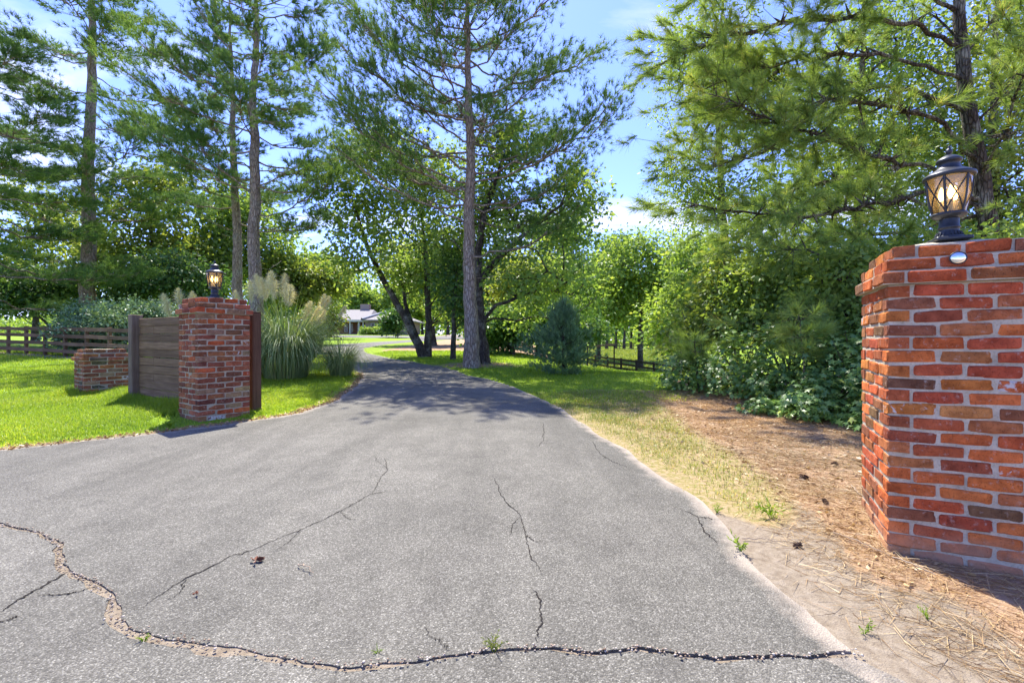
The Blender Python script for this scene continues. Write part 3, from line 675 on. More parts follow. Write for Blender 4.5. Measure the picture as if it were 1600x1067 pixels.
# ------------------------------------------------------------------ lanterns
def lantern(loc, rz, label):
    e = empty('lantern', loc, rz); tag(e, label, 'lantern', 'lanterns on the gate pillars'); mm = M['lamp_metal']
    V, P = bevel_box((0.165, 0.165, 0.022), 0.006); V = [v+np.array([0, 0, 0.011]) for v in V]; link('base_plate', poly_mesh('base_plate', V, P, mm), e)
    V, Fc = lathe([(0.062, 0.022), (0.062, 0.032), (0.056, 0.036), (0.054, 0.05), (0.050, 0.056), (0.046, 0.058), (0.046, 0.075), (0.051, 0.078), (0.051, 0.086), (0.046, 0.089), (0.045, 0.135)], 28)
    nk = link('neck', mesh_np('neck', V, Fc, mm, smooth=True), e)
    fl = []
    for k in range(22):
        a_ = k*2*pi/22; fl.append(tube([(0.061*cos(a_), 0.061*sin(a_), 0.034), (0.053*cos(a_), 0.053*sin(a_), 0.056)], [0.0045, 0.003], 5))
    V, Fc = cat(fl); link('fluting', mesh_np('fluting', V, Fc, mm), nk)
    V, Fc = lathe([(0.045, 0.133), (0.062, 0.138), (0.080, 0.150), (0.083, 0.158), (0.080, 0.166), (0.072, 0.169), (0.001, 0.170)], 32)
    link('lower_rim', mesh_np('lower_rim', V, Fc, mm, smooth=True), e)
    prof = [(0.072, 0.168), (0.082, 0.21), (0.090, 0.26), (0.096, 0.31), (0.0995, 0.345), (0.101, 0.372)]
    V, Fc = lathe(prof, 36); link('glass', mesh_np('glass', V, Fc, M['glass'], smooth=True), e)
    zs = np.array([p[1] for p in prof]); rs = np.array([p[0] for p in prof])+0.003
    nb = 6
    for k in range(nb):
        a0 = k*2*pi/nb; z = np.linspace(0.168, 0.372, 8); r_ = np.interp(z, zs, rs)
        V, Fc = tube(np.stack([r_*cos(a0), r_*sin(a0), z], 1), 0.0062, 6); link('rib', mesh_np('rib', V, Fc, mm), e)
        for sgn in (1, -1):
            u = np.linspace(0, 1, 12); aa = a0+(u if sgn > 0 else 1-u)*2*pi/nb; z = 0.17+u*0.2; r_ = np.interp(z, zs, rs)+0.001
            V, Fc = tube(np.stack([r_*np.cos(aa), r_*np.sin(aa), z], 1), 0.0038, 5); link('lattice_bar', mesh_np('lattice_bar', V, Fc, mm), e)
    V, Fc = lathe([(0.001, 0.374), (0.095, 0.374), (0.108, 0.368), (0.116, 0.372), (0.120, 0.382), (0.117, 0.392), (0.108, 0.397), (0.098, 0.405), (0.075, 0.418), (0.056, 0.432), (0.049, 0.446), (0.048, 0.462), (0.056, 0.466), (0.060, 0.474), (0.058, 0.482), (0.050, 0.490), (0.034, 0.502), (0.02, 0.508), (0.001, 0.510)], 36)
    rf = link('roof', mesh_np('roof', V, Fc, mm, smooth=True), e)
    V, Fc = lathe([(0.010, 0.508), (0.008, 0.516), (0.014, 0.522), (0.0165, 0.532), (0.014, 0.542), (0.007, 0.550), (0.005, 0.556), (0.007, 0.562), (0.001, 0.568)], 16)
    link('finial', mesh_np('finial', V, Fc, mm, smooth=True), rf)
    for k in range(3):
        a_ = k*2*pi/3+0.4; x, y = 0.034*cos(a_), 0.034*sin(a_)
        V, Fc = lathe([(0.011, 0.17), (0.011, 0.245), (0.001, 0.246)], 12); o = link('candle_sleeve', mesh_np('candle_sleeve', V, Fc, M['candle'], smooth=True), e, (x, y, 0))
        V, Fc = lathe([(0.006, 0.246), (0.014, 0.268), (0.0155, 0.282), (0.011, 0.302), (0.004, 0.325), (0.001, 0.33)], 14); link('bulb', mesh_np('bulb', V, Fc, M['bulb'], smooth=True), o)
    return e
nR = (aR[1], -aR[0]) if -aR[0] < 0 else (-aR[1], aR[0])
lantern((topR[0]+nR[0]*0.10, topR[1]+nR[1]*0.10, topR[2]-0.0), angR+0.05, 'black metal lantern with lit bulbs above the oval chrome disc')
lantern(topL, angL+0.35, 'black metal lantern on the brick pillar beside the plank gate')

# ------------------------------------------------------------------ plank gate and posts
def beam(p0, p1, w, h, name, mat, parent, rng=None):
    """board from p0 to p1 (plan thickness w, height h), local x along the board"""
    p0 = np.array(p0, float); p1 = np.array(p1, float); d = p1-p0; ln = float(np.linalg.norm(d))
    V, P = bevel_box((ln, w, h), 0.004, 0.0 if rng is None else 0.0015, rng)
    o = link(name, poly_mesh(name, V, P, mat), parent, tuple((p0+p1)/2))
    o.rotation_euler = Vector(d).to_track_quat('X', 'Z').to_euler(); return o
def post(name, x, y, z0, z1, w, mat, parent, rz=0):
    V, P = bevel_box((w, w, z1-z0), 0.008, 0.003, RNG); o = link(name, poly_mesh(name, V, P, mat), parent, (x, y, (z0+z1)/2)); o.rotation_euler = (0, 0, rz); return o
ga, gb = np.array((-6.74, 8.19)), np.array((-4.70, 6.93))
gate = empty('plank_gate', (0, 0, 0)); tag(gate, 'weathered dark plank gate between the tall brick pillar and its thick post', 'gate')
nb = 10; h = 1.37/nb
for k in range(nb):
    z = 0.29+h*(k+0.5); j = RNG.normal(0, 0.004, 2)
    beam((ga[0]+0.05, ga[1]+j[0], z+RNG.normal(0, .003)), (gb[0], gb[1]+j[1], z-0.01+RNG.normal(0, .003)), 0.03+0.006*(k % 2), h-0.003-0.004*RNG.random(), 'board', M['wood_grey'], gate, RNG)
gd = (gb-ga)/np.linalg.norm(gb-ga); gn = np.array((-gd[1], gd[0]))
for t in (0.28, 0.80):
    q = ga+(gb-ga)*t+gn*0.045; beam((q[0], q[1], 0.22), (q[0], q[1], 1.6), 0.045, 0.09, 'brace', M['wood_grey'], gate)
post('post', -6.80, 8.22, -0.2, 1.73, 0.165, M['wood_post'], gate, -0.55)
wp = empty('wooden_post', (-3.99, 7.06, gz(-4, 7))); tag(wp, 'tall dark brown square post right behind the dark red brick pillar', 'post')
post('shaft', 0, 0, -0.3, 1.54, 0.13, M['wood_brown'], wp, math.atan2(aL[1], aL[0]))
V, P = bevel_box((0.134, 0.134, 0.012), 0.003); o = link('cap', poly_mesh('cap', V, P, M['wood_brown']), wp, (0, 0, 1.547)); o.rotation_euler = (0, 0, math.atan2(aL[1], aL[0]))

def rail_fence(name, pts, heights, rail_h, label, cat_, mat, pw=0.11, h=1.2, back=1):
    r = np.random.default_rng(3); root = empty(name, (0, 0, 0)); tag(root, label, cat_)
    zs = [float(gtop(x, y)) for x, y in pts]
    for i, (x, y) in enumerate(pts):
        post('post', x, y, zs[i]-0.3, zs[i]+h+0.03+r.normal(0, 0.012), pw, mat, root, math.atan2(pts[-1][1]-pts[0][1], pts[-1][0]-pts[0][0])+r.normal(0, .03))
    for i in range(len(pts)-1):
        d = np.array(pts[i+1])-np.array(pts[i]); nn = np.array((d[1], -d[0]))/np.linalg.norm(d)
        if nn[1]*back > 0: nn = -nn
        q0 = np.array(pts[i])+nn*(pw/2+0.016); q1 = np.array(pts[i+1])+nn*(pw/2+0.016)
        for k, hh in enumerate(heights):
            e = d/np.linalg.norm(d)*0.003
            beam((*(q0+e), zs[i]+hh+r.normal(0, .009)), (*(q1-e), zs[i+1]+hh+r.normal(0, .009)), 0.026, rail_h, 'rail', mat, root, r)
    return root
lf = []
for k in range(9):
    lf.append((-14.2-1.45*k, 17.1+0.60*k))
rail_fence('paddock_fence', lf, (0.22, 0.53, 0.84, 1.13), 0.145, 'weathered four rail plank fence behind the lawn, before the rounded shrub', 'fence', M['wood_grey'])
rf_pts = []
for k in range(10):
    t = k-3; x = 12.3-0.80*t; y = 39.5+2.55*t
    rf_pts.append((x, y))
rail_fence('field_fence', rf_pts, (0.32, 0.74, 1.16), 0.17, 'dark brown three rail fence across the low field beyond the juniper', 'fence', M['wood_field'], pw=0.16, h=1.3)
ff = [(13+3.0*k, 92+0.4*k) for k in range(7)]
rail_fence('far_fence', ff, (0.4, 0.8, 1.2), 0.14, 'pale far fence in front of the dark wood across the field', 'fence', M['wood_grey'], h=1.3)
br = empty('rail_barrier', (0, 0, 0)); tag(br, 'single pale rail on posts above the field fence', 'rail')
q0, q1 = on_ground(905, 556), (0, 0)
bx0, bx1 = w_at(918, 44), w_at(960, 47)
zb0, zb1 = CAMZ-8*44/F, CAMZ-5*47/F
beam((*bx0, zb0), (*bx1, zb1), 0.06, 0.2, 'rail', M['wood_grey'], br)
for (x, y), zb in ((bx0, zb0), (bx1, zb1)): post('post', x, y+0.12, gz(x, y)-0.2, zb+0.1, 0.12, M['wood_field'], br)

# ------------------------------------------------------------------ house
def house():
    D = 82.0; k = D/F
    def X(px): return (px-800)*k
    def Zp(py): return CAMZ+(533-py)*k
    g0 = gz(X(570), D)
    root = empty('ranch_house', (X(570), D, g0)); tag(root, 'low brick ranch house with pale shingle roof and porch at the drive end', 'house')
    hm = NT('far house brick'); n1 = hm.noise(hm.pos(), 1.3, 4); hb = hm.n('ShaderNodeTexBrick'); hb.inputs['Scale'].default_value = 4.0
    hb.inputs['Color1'].default_value = (0.22, 0.085, 0.055, 1); hb.inputs['Color2'].default_value = (0.15, 0.06, 0.045, 1); hb.inputs['Mortar'].default_value = (0.27, 0.22, 0.18, 1)
    hm.l(hm.map(hm.coord('Object'), (1, 1, 1)), hb.inputs['Vector']); hm.principled(hb.outputs[0], 0.9)
    rm = NT('pale shingles'); rn = rm.noise(rm.map(rm.coord('Object'), (3, 3, 14)), 2, 4); rm.principled(rm.ramp(rn, [(0.3, (0.22, 0.205, 0.185)), (0.7, (0.31, 0.29, 0.265))]), 0.9, None, 0.1)
    white = simple('white painted trim', (0.5, 0.49, 0.46), 0.5); dark = simple('dark window glass', (0.025, 0.03, 0.032), 0.12, 0, 0.6); slate = simple('grey roof edge', (0.16, 0.18, 0.22), 0.6)
    def b(name, x0, x1, y0, y1, z0, z1, mat, par=root):
        V, P = bevel_box((x1-x0, y1-y0, z1-z0), 0.01); return link(name, poly_mesh(name, V, P, mat), par, ((x0+x1)/2-(0 if par is not root else root.location.x), (y0+y1)/2-(0 if par is not root else root.location.y), (z0+z1)/2-(0 if par is not root else root.location.z)))
    x0, x1, x2, x3 = X(512), X(571), X(572), X(637); eave = Zp(500); ridge = Zp(480)
    b('wall', x0, x1, D+2.2, D+11, g0-0.3, eave, hm.m)
    b('wall', x2, x3, D-0.5, D+11, g0-0.3, eave, hm.m)
    def roof(name, xa, xb, ya, yb, ze, zr, hip):
        ym = (ya+yb)/2; V = np.array([[xa, ya, ze], [xb, ya, ze], [xb, yb, ze], [xa, yb, ze], [xa+hip, ym, zr], [xb-hip, ym, zr]])-np.array(root.location)
        Fp = [[0, 1, 5, 4], [2, 3, 4, 5], [1, 2, 5], [3, 0, 4]]; V2 = V.copy(); V2[:4, 2] -= 0.22; V2[4:, 2] -= 0.22
        P = Fp+[[a+6 for a in f_[::-1]] for f_ in Fp]+[[0, 6, 7, 1], [1, 7, 8, 2], [2, 8, 9, 3], [3, 9, 6, 0]]
        return link(name, poly_mesh(name, np.concatenate([V, V2]), P, rm.m), root)
    r1 = roof('roof', x0-1.2, x1+0.8, D-0.6, D+12, eave+0.1, ridge, 1.0)
    roof('roof', x2-0.3, x3+0.6, D-1.4, D+12.5, eave+0.06, Zp(483), 4.0)
    # sloping gable edge between the two roofs
    V, Fc = tube(np.array([[X(570), D-1.7, eave+0.15], [X(592), D+4.5, Zp(484)]])-np.array(root.location), 0.22, 6); link('gable_edge', mesh_np('gable_edge', V, Fc, slate), root)
    cv, cp = bevel_box((1.75, 1.0, 2.2), 0.02); link('chimney', poly_mesh('chimney', cv, cp, hm.m), r1, (X(554.5)-root.location.x, D+6-root.location.y, Zp(477)-0.4-root.location.z))
    b('fascia', x0-1.2, x1+0.7, D-0.72, D-0.62, eave-0.30, eave+0.08, white)
    b('porch_floor', x0, x1, D-0.4, D+2.2, g0-0.2, g0+0.12, simple('porch concrete', (0.35, 0.33, 0.3), 0.8))
    for px in (517, 548, 562, 568.5): b('porch_column', X(px)-0.11, X(px)+0.11, D-0.45, D-0.23, g0+0.12, eave-0.28, white)
    for a_, c_, z0_, z1_ in ((531, 537, 0.5, 2.1), (540, 545, 0.5, 2.1), (552, 557, 0.15, 2.2)):
        f = b('window', X(a_), X(c_), D+2.12, D+2.18, g0+z0_, g0+z1_, white)
        V, P = bevel_box((X(c_)-X(a_)-0.16, 0.05, z1_-z0_-0.16), 0.005); link('pane', poly_mesh('pane', V, P, dark), f, (0, -0.03, 0))
    f = b('door', X(563.5), X(567), D+2.1, D+2.18, g0+0.13, g0+2.2, simple('dark front door', (0.05, 0.03, 0.025), 0.5))
    for a_, c_, z0_, z1_ in ((581, 587, 0.25, 2.1), (598, 604, 0.7, 2.1), (615, 622, 0.7, 2.1)):
        f = b('window', X(a_), X(c_), D-0.58, D-0.515, g0+z0_, g0+z1_, white)
        V, P = bevel_box((X(c_)-X(a_)-0.2, 0.05, z1_-z0_-0.2), 0.005); link('pane', poly_mesh('pane', V, P, dark), f, (0, -0.03, 0))
    return root
house()

# ------------------------------------------------------------------ trees
def edges_mesh(Pp, Pc, rp, rc, sides=5):
    T = unit(Pc-Pp); ref = np.where(np.abs(T[:, :1]) < 0.8, np.array([[1.0, 0, 0]]), np.array([[0, 1.0, 0]])); U = unit(np.cross(T, ref)); Wv = np.cross(T, U)
    a = np.arange(sides)*2*pi/sides; ring = np.cos(a)[None, :, None]*U[:, None]+np.sin(a)[None, :, None]*Wv[:, None]
    A = Pp[:, None]+ring*rp[:, None, None]; B = Pc[:, None]+ring*rc[:, None, None]
    V = np.concatenate([A, B], 1).reshape(-1, 3); n = len(Pp); j = np.arange(sides); k = (j+1) % sides
    q = np.stack([j, k, sides+k, sides+j], 1); return V, (np.arange(n)[:, None, None]*2*sides+q[None]).reshape(-1, 4)
class Skel:
    def __init__(s, stems, rng):
        s.P = []; s.par = []; s.tr = []; s.rng = rng; s.stems = []
        for st in stems:                                     # polylines with radius: [(x,y,z,r),...]
            st = np.array(st, float); n = max(6, int(np.linalg.norm(np.diff(st[:, :3], axis=0), axis=1).sum()/0.35))
            d = np.r_[0, np.cumsum(np.linalg.norm(np.diff(st[:, :3], axis=0), axis=1))]; t = np.linspace(0, d[-1], n)
            q = np.stack([np.interp(t, d, st[:, i]) for i in range(4)], 1)
            for _ in range(3): q[1:-1] = (q[:-2]+2*q[1:-1]+q[2:])/4
            q[2:-1, :2] += rng.normal(0, 0.015, (n-3, 2)) if n > 3 else 0
            prev = -1
            for i in range(n):
                s.P.append(q[i, :3]); s.par.append(prev); s.tr.append(q[i, 3]); prev = len(s.P)-1
            s.stems.append(q)
        s.nstem = len(s.P); s.tips = []
    def grow(s, i, T, seg=0.5, bow=0.12, wob=0.06):
        p0 = s.P[i]; T = np.asarray(T, float); ln = np.linalg.norm(T-p0); n = max(2, int(ln/seg)); prev = i
        off = s.rng.normal(0, wob, 3)*ln; ids = []
        for k in range(1, n+1):
            t = k/n; w = 4*t*(1-t); p = p0+(T-p0)*t+off*w*0.6; p[2] -= bow*ln*w*0.5
            if k < n: p = p+s.rng.normal(0, 0.02*min(ln, 3), 3)
            s.P.append(p); s.par.append(prev); s.tr.append(0); prev = len(s.P)-1; ids.append(prev)
        s.tips.append(prev); return ids
    def nearest(s, T, zfac=0.6, start=0, out=None):
        P = np.array(s.P[start:]); d = P-T; c = np.sqrt(d[:, 0]**2+d[:, 1]**2+d[:, 2]**2)
        c = c+np.maximum(d[:, 2], 0)*zfac                   # prefer to rise from below
        return start+int(np.argmin(c))
    def wood(s, rtip=0.008, expo=0.48, rmax=0.12):
        n = len(s.P); cnt = np.zeros(n)
        for t in s.tips: cnt[t] += 1
        for i in range(n-1, -1, -1):
            if s.par[i] >= 0 and i >= s.nstem: cnt[s.par[i]] += cnt[i]
        r = np.minimum(rtip*np.maximum(cnt, 0.6)**expo, rmax); P = np.array(s.P); par = np.array(s.par)
        e = np.arange(s.nstem, n); parts = []
        if len(e):
            pr = np.where(par[e] < s.nstem, np.minimum(r[e]*1.35, rmax*1.2), np.maximum(r[par[e]], r[e])); parts.append(edges_mesh(P[par[e]], P[e], pr, r[e]))
        for q in s.stems:
            R = q[:, 3].copy(); parts.append(tube(q[:, :3], R, 12))
        return cat(parts), cnt
def in_blobs(blobs, n, rng, shell=0.45):
    vol = np.array([b[3]*b[4]*b[5] for b in blobs])**0.75; pick = rng.choice(len(blobs), n, p=vol/vol.sum()); B = np.array(blobs)[pick]
    d = unit(rng.normal(size=(n, 3))); r = rng.random(n)**shell
    return B[:, :3]+d*r[:, None]*B[:, 3:6]
def hardwood(name, base, stems, blobs, K, per, size, sig, mat, label, seed, group=None, barkm='bark_dark', wid=0.6, first=14, flat=0.7):
    """stems, blobs in world coordinates; everything is stored relative to the base"""
    rng = np.random.default_rng(seed); b = np.array(base, float)
    sk = Skel([[(p[0]-b[0], p[1]-b[1], p[2]-b[2], p[3]) for p in st] for st in stems], rng)
    bl = [(q[0]-b[0], q[1]-b[1], q[2]-b[2], q[3], q[4], q[5]) for q in blobs]
    T = in_blobs(bl, K, rng)
    # gaps: drop clumps where a coarse random field is low
    ph = rng.random((3, 3))*6; fld = sum(np.sin(T@rng.normal(0, 2.2/np.mean([q[3] for q in bl]), 3)+ph[0, k]) for k in range(3)); T = T[fld > -1.25]
    T = T[T[:, 2] > 0.25]
    mains = T[rng.choice(len(T), min(first, len(T)), replace=False)]
    for t in mains:
        P = np.array(sk.P[:sk.nstem]); hd = np.hypot(P[:, 0]-t[0], P[:, 1]-t[1]); c = np.abs(P[:, 2]-(t[2]-0.75*hd))+0.45*hd+np.where(P[:, 2] < 0.18*P[:, 2].max(), 3, 0)
        sk.grow(int(np.argmin(c)), t, 0.45, -0.1, 0.09)
    o = np.argsort(np.linalg.norm(T-np.array(sk.P[sk.nstem-1])*np.array([1, 1, .6]), axis=1))
    for t in T[o]: sk.grow(sk.nearest(t, 0.8, sk.nstem//4), t, 0.4, 0.05, 0.06)
    (V, Fc), cnt = sk.wood()
    root = empty(name, tuple(b)); tag(root, label, 'tree' if 'tree' in name else 'shrub', group)
    link('trunk', mesh_np('trunk', V, Fc, M[barkm], smooth=True), root)
    n = len(T); cen = np.repeat(T, per, 0); P = cen+rng.normal(0, 1, (n*per, 3))*np.array([sig, sig, sig*flat])
    D = (P-cen)*0.6+rng.normal(0, 0.5, P.shape)*sig+np.array([0, 0, -0.35*sig])
    V, Fc, rd_ = leaves(P, D, 1.25*size*rng.uniform(0.6, 1.25, len(P)), rng, wid)
    # tone per clump as well as per leaf
    tone = np.clip(np.repeat(np.repeat(rng.random(n), per), 4)*0.45+rd_*0.55, 0, 1)
    link('crown', mesh_np('crown', V, Fc, M[mat], tone), root)
    return root
def tuft_needles(P, D, per, length, width, rng, spread=1.15, droop=0.06):
    n = len(P); D = unit(D); Q = np.repeat(P, per, 0); d = np.repeat(D, per, 0)+rng.normal(0, spread*0.5, (n*per, 3))
    Q = Q-np.repeat(D, per, 0)*(rng.random((n*per, 1))*length*0.55)
    V, Fc, _ = needles(Q, d, length*rng.uniform(0.7, 1.15, n*per), width, rng, droop)
    tone = np.repeat(np.clip(np.repeat(rng.random(n), per)*0.55+rng.random(n*per)*0.45, 0, 1), 3); return V, Fc, tone
def pine(name, base, H, r0, z0, limbs, length, rise, label, seed, group=None, tufts=9, per=12, nl=0.26, nw=0.022, lean=(0, 0), explicit=(), top_len=0.25, mat='needle', stubs=6, sag=0.0, dens=3.7, yfront=1.0):
    rng = np.random.default_rng(seed); b = np.array(base, float)
    zs = np.linspace(-0.25, H, 14); wx = np.cumsum(rng.normal(0, 0.05, 14)); wx -= wx[1]; wy = np.cumsum(rng.normal(0, 0.05, 14)); wy -= wy[1]
    rad = r0*np.clip(1-zs/H, 0, 1)**0.8+0.02; rad[0] = r0*1.5; rad[1] *= 1.02
    st = [(wx[i]+lean[0]*zs[i]/H, wy[i]+lean[1]*zs[i]/H, zs[i], rad[i]) for i in range(14)]
    st.insert(1, (st[0][0], st[0][1], 0.12, r0*1.28)); st.insert(2, (st[0][0], st[0][1], 0.5, r0*1.06))
    sk = Skel([st], rng); ST = np.array(sk.P); targets = []
    az = rng.random()*6
    for k in range(limbs):
        u = (k+rng.random())/limbs; z = z0+(H-z0)*u**0.92; az += 2.4+rng.normal(0, 0.5)
        ln = length*(1-u)**0.75*rng.uniform(0.6, 1.2)+length*top_len*rng.uniform(.6, 1.1)
        i = int(np.argmin(np.abs(ST[:, 2]-z))); rz = ln*(rise*rng.uniform(0.5, 1.5)+0.25*u)
        targets.append((i, ST[i]+np.array([cos(az)*ln, sin(az)*ln*(yfront if sin(az) < 0 else 1), rz])))
    for (z, dx_, dy_, dz_) in explicit:
        i = int(np.argmin(np.abs(ST[:, 2]-z))); targets.append((i, ST[i]+np.array([dx_, dy_, dz_])))
    allc = []; alld = []
    for i, t in targets:
        ids = sk.grow(i, t, 0.4, 0.16+sag, 0.07); ln = np.linalg.norm(t-ST[i]); m = max(4, int(ln*dens))
        for _ in range(m):
            f_ = rng.uniform(0.35, 1.0); p = np.array(sk.P[ids[min(len(ids)-1, int(f_*len(ids)))]])
            axis = unit(t-ST[i]); side = unit(np.cross(axis, [0, 0, 1.0])); off = side*rng.normal(0, 0.30*ln*(1.15-f_)+0.2)+axis*rng.uniform(0, 0.25)*ln*0.5+np.array([0, 0, rng.uniform(-0.02, 0.28)])
            q = p+off; j = ids[max(0, min(len(ids)-1, int(f_*len(ids))-1))]; ii_ = sk.grow(j, q, 0.35, 0.03, 0.06)
            pts = [np.array(sk.P[x]) for x in ii_]; dd = unit(pts[-1]-p)
            k = int(tufts*1.15); tpos = q+rng.normal(0, 1, (k, 3))*np.array([0.30, 0.30, 0.13])*(0.5+0.1*ln)
            allc.append(tpos); alld.append(unit(tpos-p)*0.7+dd*0.5+np.array([0, 0, 0.45]))
    for k in range(stubs):
        z = rng.uniform(z0*0.35, z0); i = int(np.argmin(np.abs(ST[:, 2]-z))); a_ = rng.random()*2*pi; ln = rng.uniform(0.4, 1.6); sk.grow(i, ST[i]+np.array([cos(a_)*ln, sin(a_)*ln, rng.uniform(-0.2, 0.5)*ln]), 0.3, 0.1, 0.1)
    (V, Fc), cnt = sk.wood(0.009, 0.46, min(0.09, r0*0.45))
    root = empty(name, tuple(b)); tag(root, label, 'tree', group); link('trunk', mesh_np('trunk', V, Fc, M['bark_pine'], smooth=True), root)
    Pt = np.concatenate(allc); Dt = np.concatenate(alld); V, Fc, tone = tuft_needles(Pt, Dt, int(per*1.7), nl*0.9, nw*0.62, rng)
    link('crown', mesh_np('crown', V, Fc, M[mat], tone), root); return root
def B(px, py, Z, rx, rz, ry=None):
    x, y, z = w_at(px, Z, py); k = Z/F; return (x, y, z, rx*k, (ry if ry else (rx+rz)/2*k*0.9), rz*k)
def base_at(px, Z, dz=0.0):
    x = (px-800)/F*Z; return (x, Z, gz(x, Z)+dz)

# pines in view, left to right
G1 = 'tall pines along the drive'
pine('pine_tree', base_at(136, 25.5), 26, 0.38, 7.0, 42, 6.0, 0.16, 'thick trunked tall pine standing behind the rail fence and the rounded shrub', 101, G1, tufts=10, per=13, nl=0.34, nw=0.036, explicit=((6.2, -6.0, 0.5, 3.3), (4.6, -3.5, -0.5, 0.7), (3.7, 2.8, -1, 1.0), (7.5, 4, -1, .6)))
pine('pine_tree', base_at(402, 18), 17.0, 0.26, 5.8, 38, 4.4, 0.22, 'tall pine with a dark limb sweeping left, behind the pampas plumes', 102, G1, tufts=10, per=13, nl=0.30, nw=0.03, yfront=0.55, lean=(-0.5, 0.4), explicit=((6.4, -3.2, 0, 3.4), (5.0, 2.6, 0, 0.3), (6.8, 2.8, .5, 1.2)))
pine('pine_tree', base_at(371, 21.5), 17, 0.23, 6.0, 24, 3.6, 0.15, 'slimmer pine close behind the pine with the dark sweeping limb', 103, G1, tufts=9, per=12, nl=0.30, nw=0.034)
pine('pine_tree', base_at(738, 14.8), 14.4, 0.225, 5.0, 60, 4.9, 0.34, 'tall straight grey trunk pine at the edge of the drive bend', 104, G1, tufts=11, per=13, nl=0.24, nw=0.024, yfront=0.36, lean=(-0.35, 0.6), explicit=((4.6, -4.2, -.4, 2.2), (5.6, 3.6, .5, 1.6), (3.7, 3.2, -1, 0.9), (6.4, -4.2, .5, 3.0)))
pine('pine_tree', base_at(-30, 21), 15, 0.3, 2.6, 34, 5.2, 0.03, 'dark low boughed pine at the far end of the plank fence', 105, G1, tufts=11, per=13, nl=0.34, nw=0.036, sag=0.1)

# hardwoods
def zt(px, Z, py): return w_at(px, Z, py)
def stem(pts):       # pts: (px, py, Z, r)
    return [(*w_at(p[0], p[2], p[1]), p[3]) for p in pts]
b1 = base_at(755, 16.4, -0.15)
hardwood('oak_tree', b1, [stem([(756, 572, 16.4, .28), (755, 555, 16.4, .20), (748, 470, 16.4, .17), (745, 400, 16.4, .13), (760, 320, 16.5, .12), (785, 250, 16.5, .06)]), stem([(748, 440, 16.4, .12), (790, 390, 16.2, .10), (850, 340, 16, .06), (890, 310, 16, .03)])],
         [B(835, 400, 16.5, 85, 85), B(890, 320, 17, 62, 70), B(770, 320, 17.5, 70, 80), B(880, 450, 18, 65, 55), B(800, 240, 17.5, 70, 60), B(700, 360, 18, 60, 70), B(805, 480, 17.5, 50, 40)], 430, 34, 0.155, 0.31, 'leaf_mid', 'dark trunked broadleaf tree close beside the grey pine at the bend', 201, first=18)
b2 = base_at(660, 20.2, -0.15)
hardwood('leaning_tree', b2, [stem([(664, 562, 20.2, .26), (655, 540, 20.2, .19), (630, 490, 20.1, .16), (600, 440, 20, .12), (575, 390, 19.6, .10), (556, 330, 19.2, .05)]), stem([(668, 560, 20.3, .20), (670, 520, 20.3, .14), (668, 440, 20.4, .13), (662, 360, 20.5, .08), (655, 300, 20.6, .03)]), stem([(655, 538, 20.1, .14), (640, 500, 20.4, .11), (632, 470, 20.6, .08), (625, 420, 20.8, .04)])],
         [B(560, 385, 19, 75, 50), B(620, 330, 20, 75, 60), B(540, 310, 19, 55, 45), B(690, 400, 21, 60, 60), B(640, 430, 21, 55, 45), B(700, 470, 21.5, 45, 30), B(590, 240, 20, 70, 50), B(680, 270, 21, 60, 60), B(600, 425, 20.5, 45, 18)], 420, 34, 0.165, 0.33, 'leaf_mid', 'two stemmed leaning tree on the grass island inside the drive curve', 202, first=20)
b3 = base_at(671, 34, -0.1)
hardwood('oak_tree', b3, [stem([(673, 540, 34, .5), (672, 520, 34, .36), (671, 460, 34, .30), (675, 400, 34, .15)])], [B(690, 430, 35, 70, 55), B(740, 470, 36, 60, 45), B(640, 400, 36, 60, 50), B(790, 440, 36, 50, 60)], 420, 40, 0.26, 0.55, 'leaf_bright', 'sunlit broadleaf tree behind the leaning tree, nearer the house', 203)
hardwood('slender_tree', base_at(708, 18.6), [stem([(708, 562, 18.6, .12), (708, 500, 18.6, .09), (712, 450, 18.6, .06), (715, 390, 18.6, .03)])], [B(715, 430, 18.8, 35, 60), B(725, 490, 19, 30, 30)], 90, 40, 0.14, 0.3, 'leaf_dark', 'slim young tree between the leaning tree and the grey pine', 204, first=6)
GB = 'broadleaf trees behind the lawn'
def bg_tree(px, Z, blobs, K, per, size, sig, mat, label, seed, r=0.2, group=None, top=None, name='broadleaf_tree'):
    bb = base_at(px, Z, -0.1); ys_ = [b_[2] for b_ in blobs]; tz = max(ys_)
    st = [(bb[0], bb[1], bb[2], r*1.4), (bb[0], bb[1], bb[2]+0.8, r), (bb[0]+0.2, bb[1], bb[2]+(tz-bb[2])*0.6, r*0.6), (blobs[0][0], blobs[0][1], tz, r*0.15)]
    return hardwood(name, bb, [st], blobs, K, per, size, sig, mat, label, seed, group, first=12)
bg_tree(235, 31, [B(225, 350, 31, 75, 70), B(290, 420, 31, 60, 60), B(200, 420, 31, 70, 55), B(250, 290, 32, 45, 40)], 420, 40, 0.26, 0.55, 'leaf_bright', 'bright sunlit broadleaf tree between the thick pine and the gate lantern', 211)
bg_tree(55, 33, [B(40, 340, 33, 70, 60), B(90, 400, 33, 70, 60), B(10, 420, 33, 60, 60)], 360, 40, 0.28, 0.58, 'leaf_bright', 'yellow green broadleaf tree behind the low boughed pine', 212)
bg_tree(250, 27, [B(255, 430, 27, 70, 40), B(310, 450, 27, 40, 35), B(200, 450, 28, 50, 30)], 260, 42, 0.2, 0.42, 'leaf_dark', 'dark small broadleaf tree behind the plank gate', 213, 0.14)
bg_tree(90, 27.5, [B(60, 455, 27.5, 60, 32), B(10, 450, 27, 50, 40), B(110, 450, 28, 40, 25)], 240, 42, 0.2, 0.42, 'leaf_dark', 'dark understorey tree behind the left plank fence', 214, 0.12)
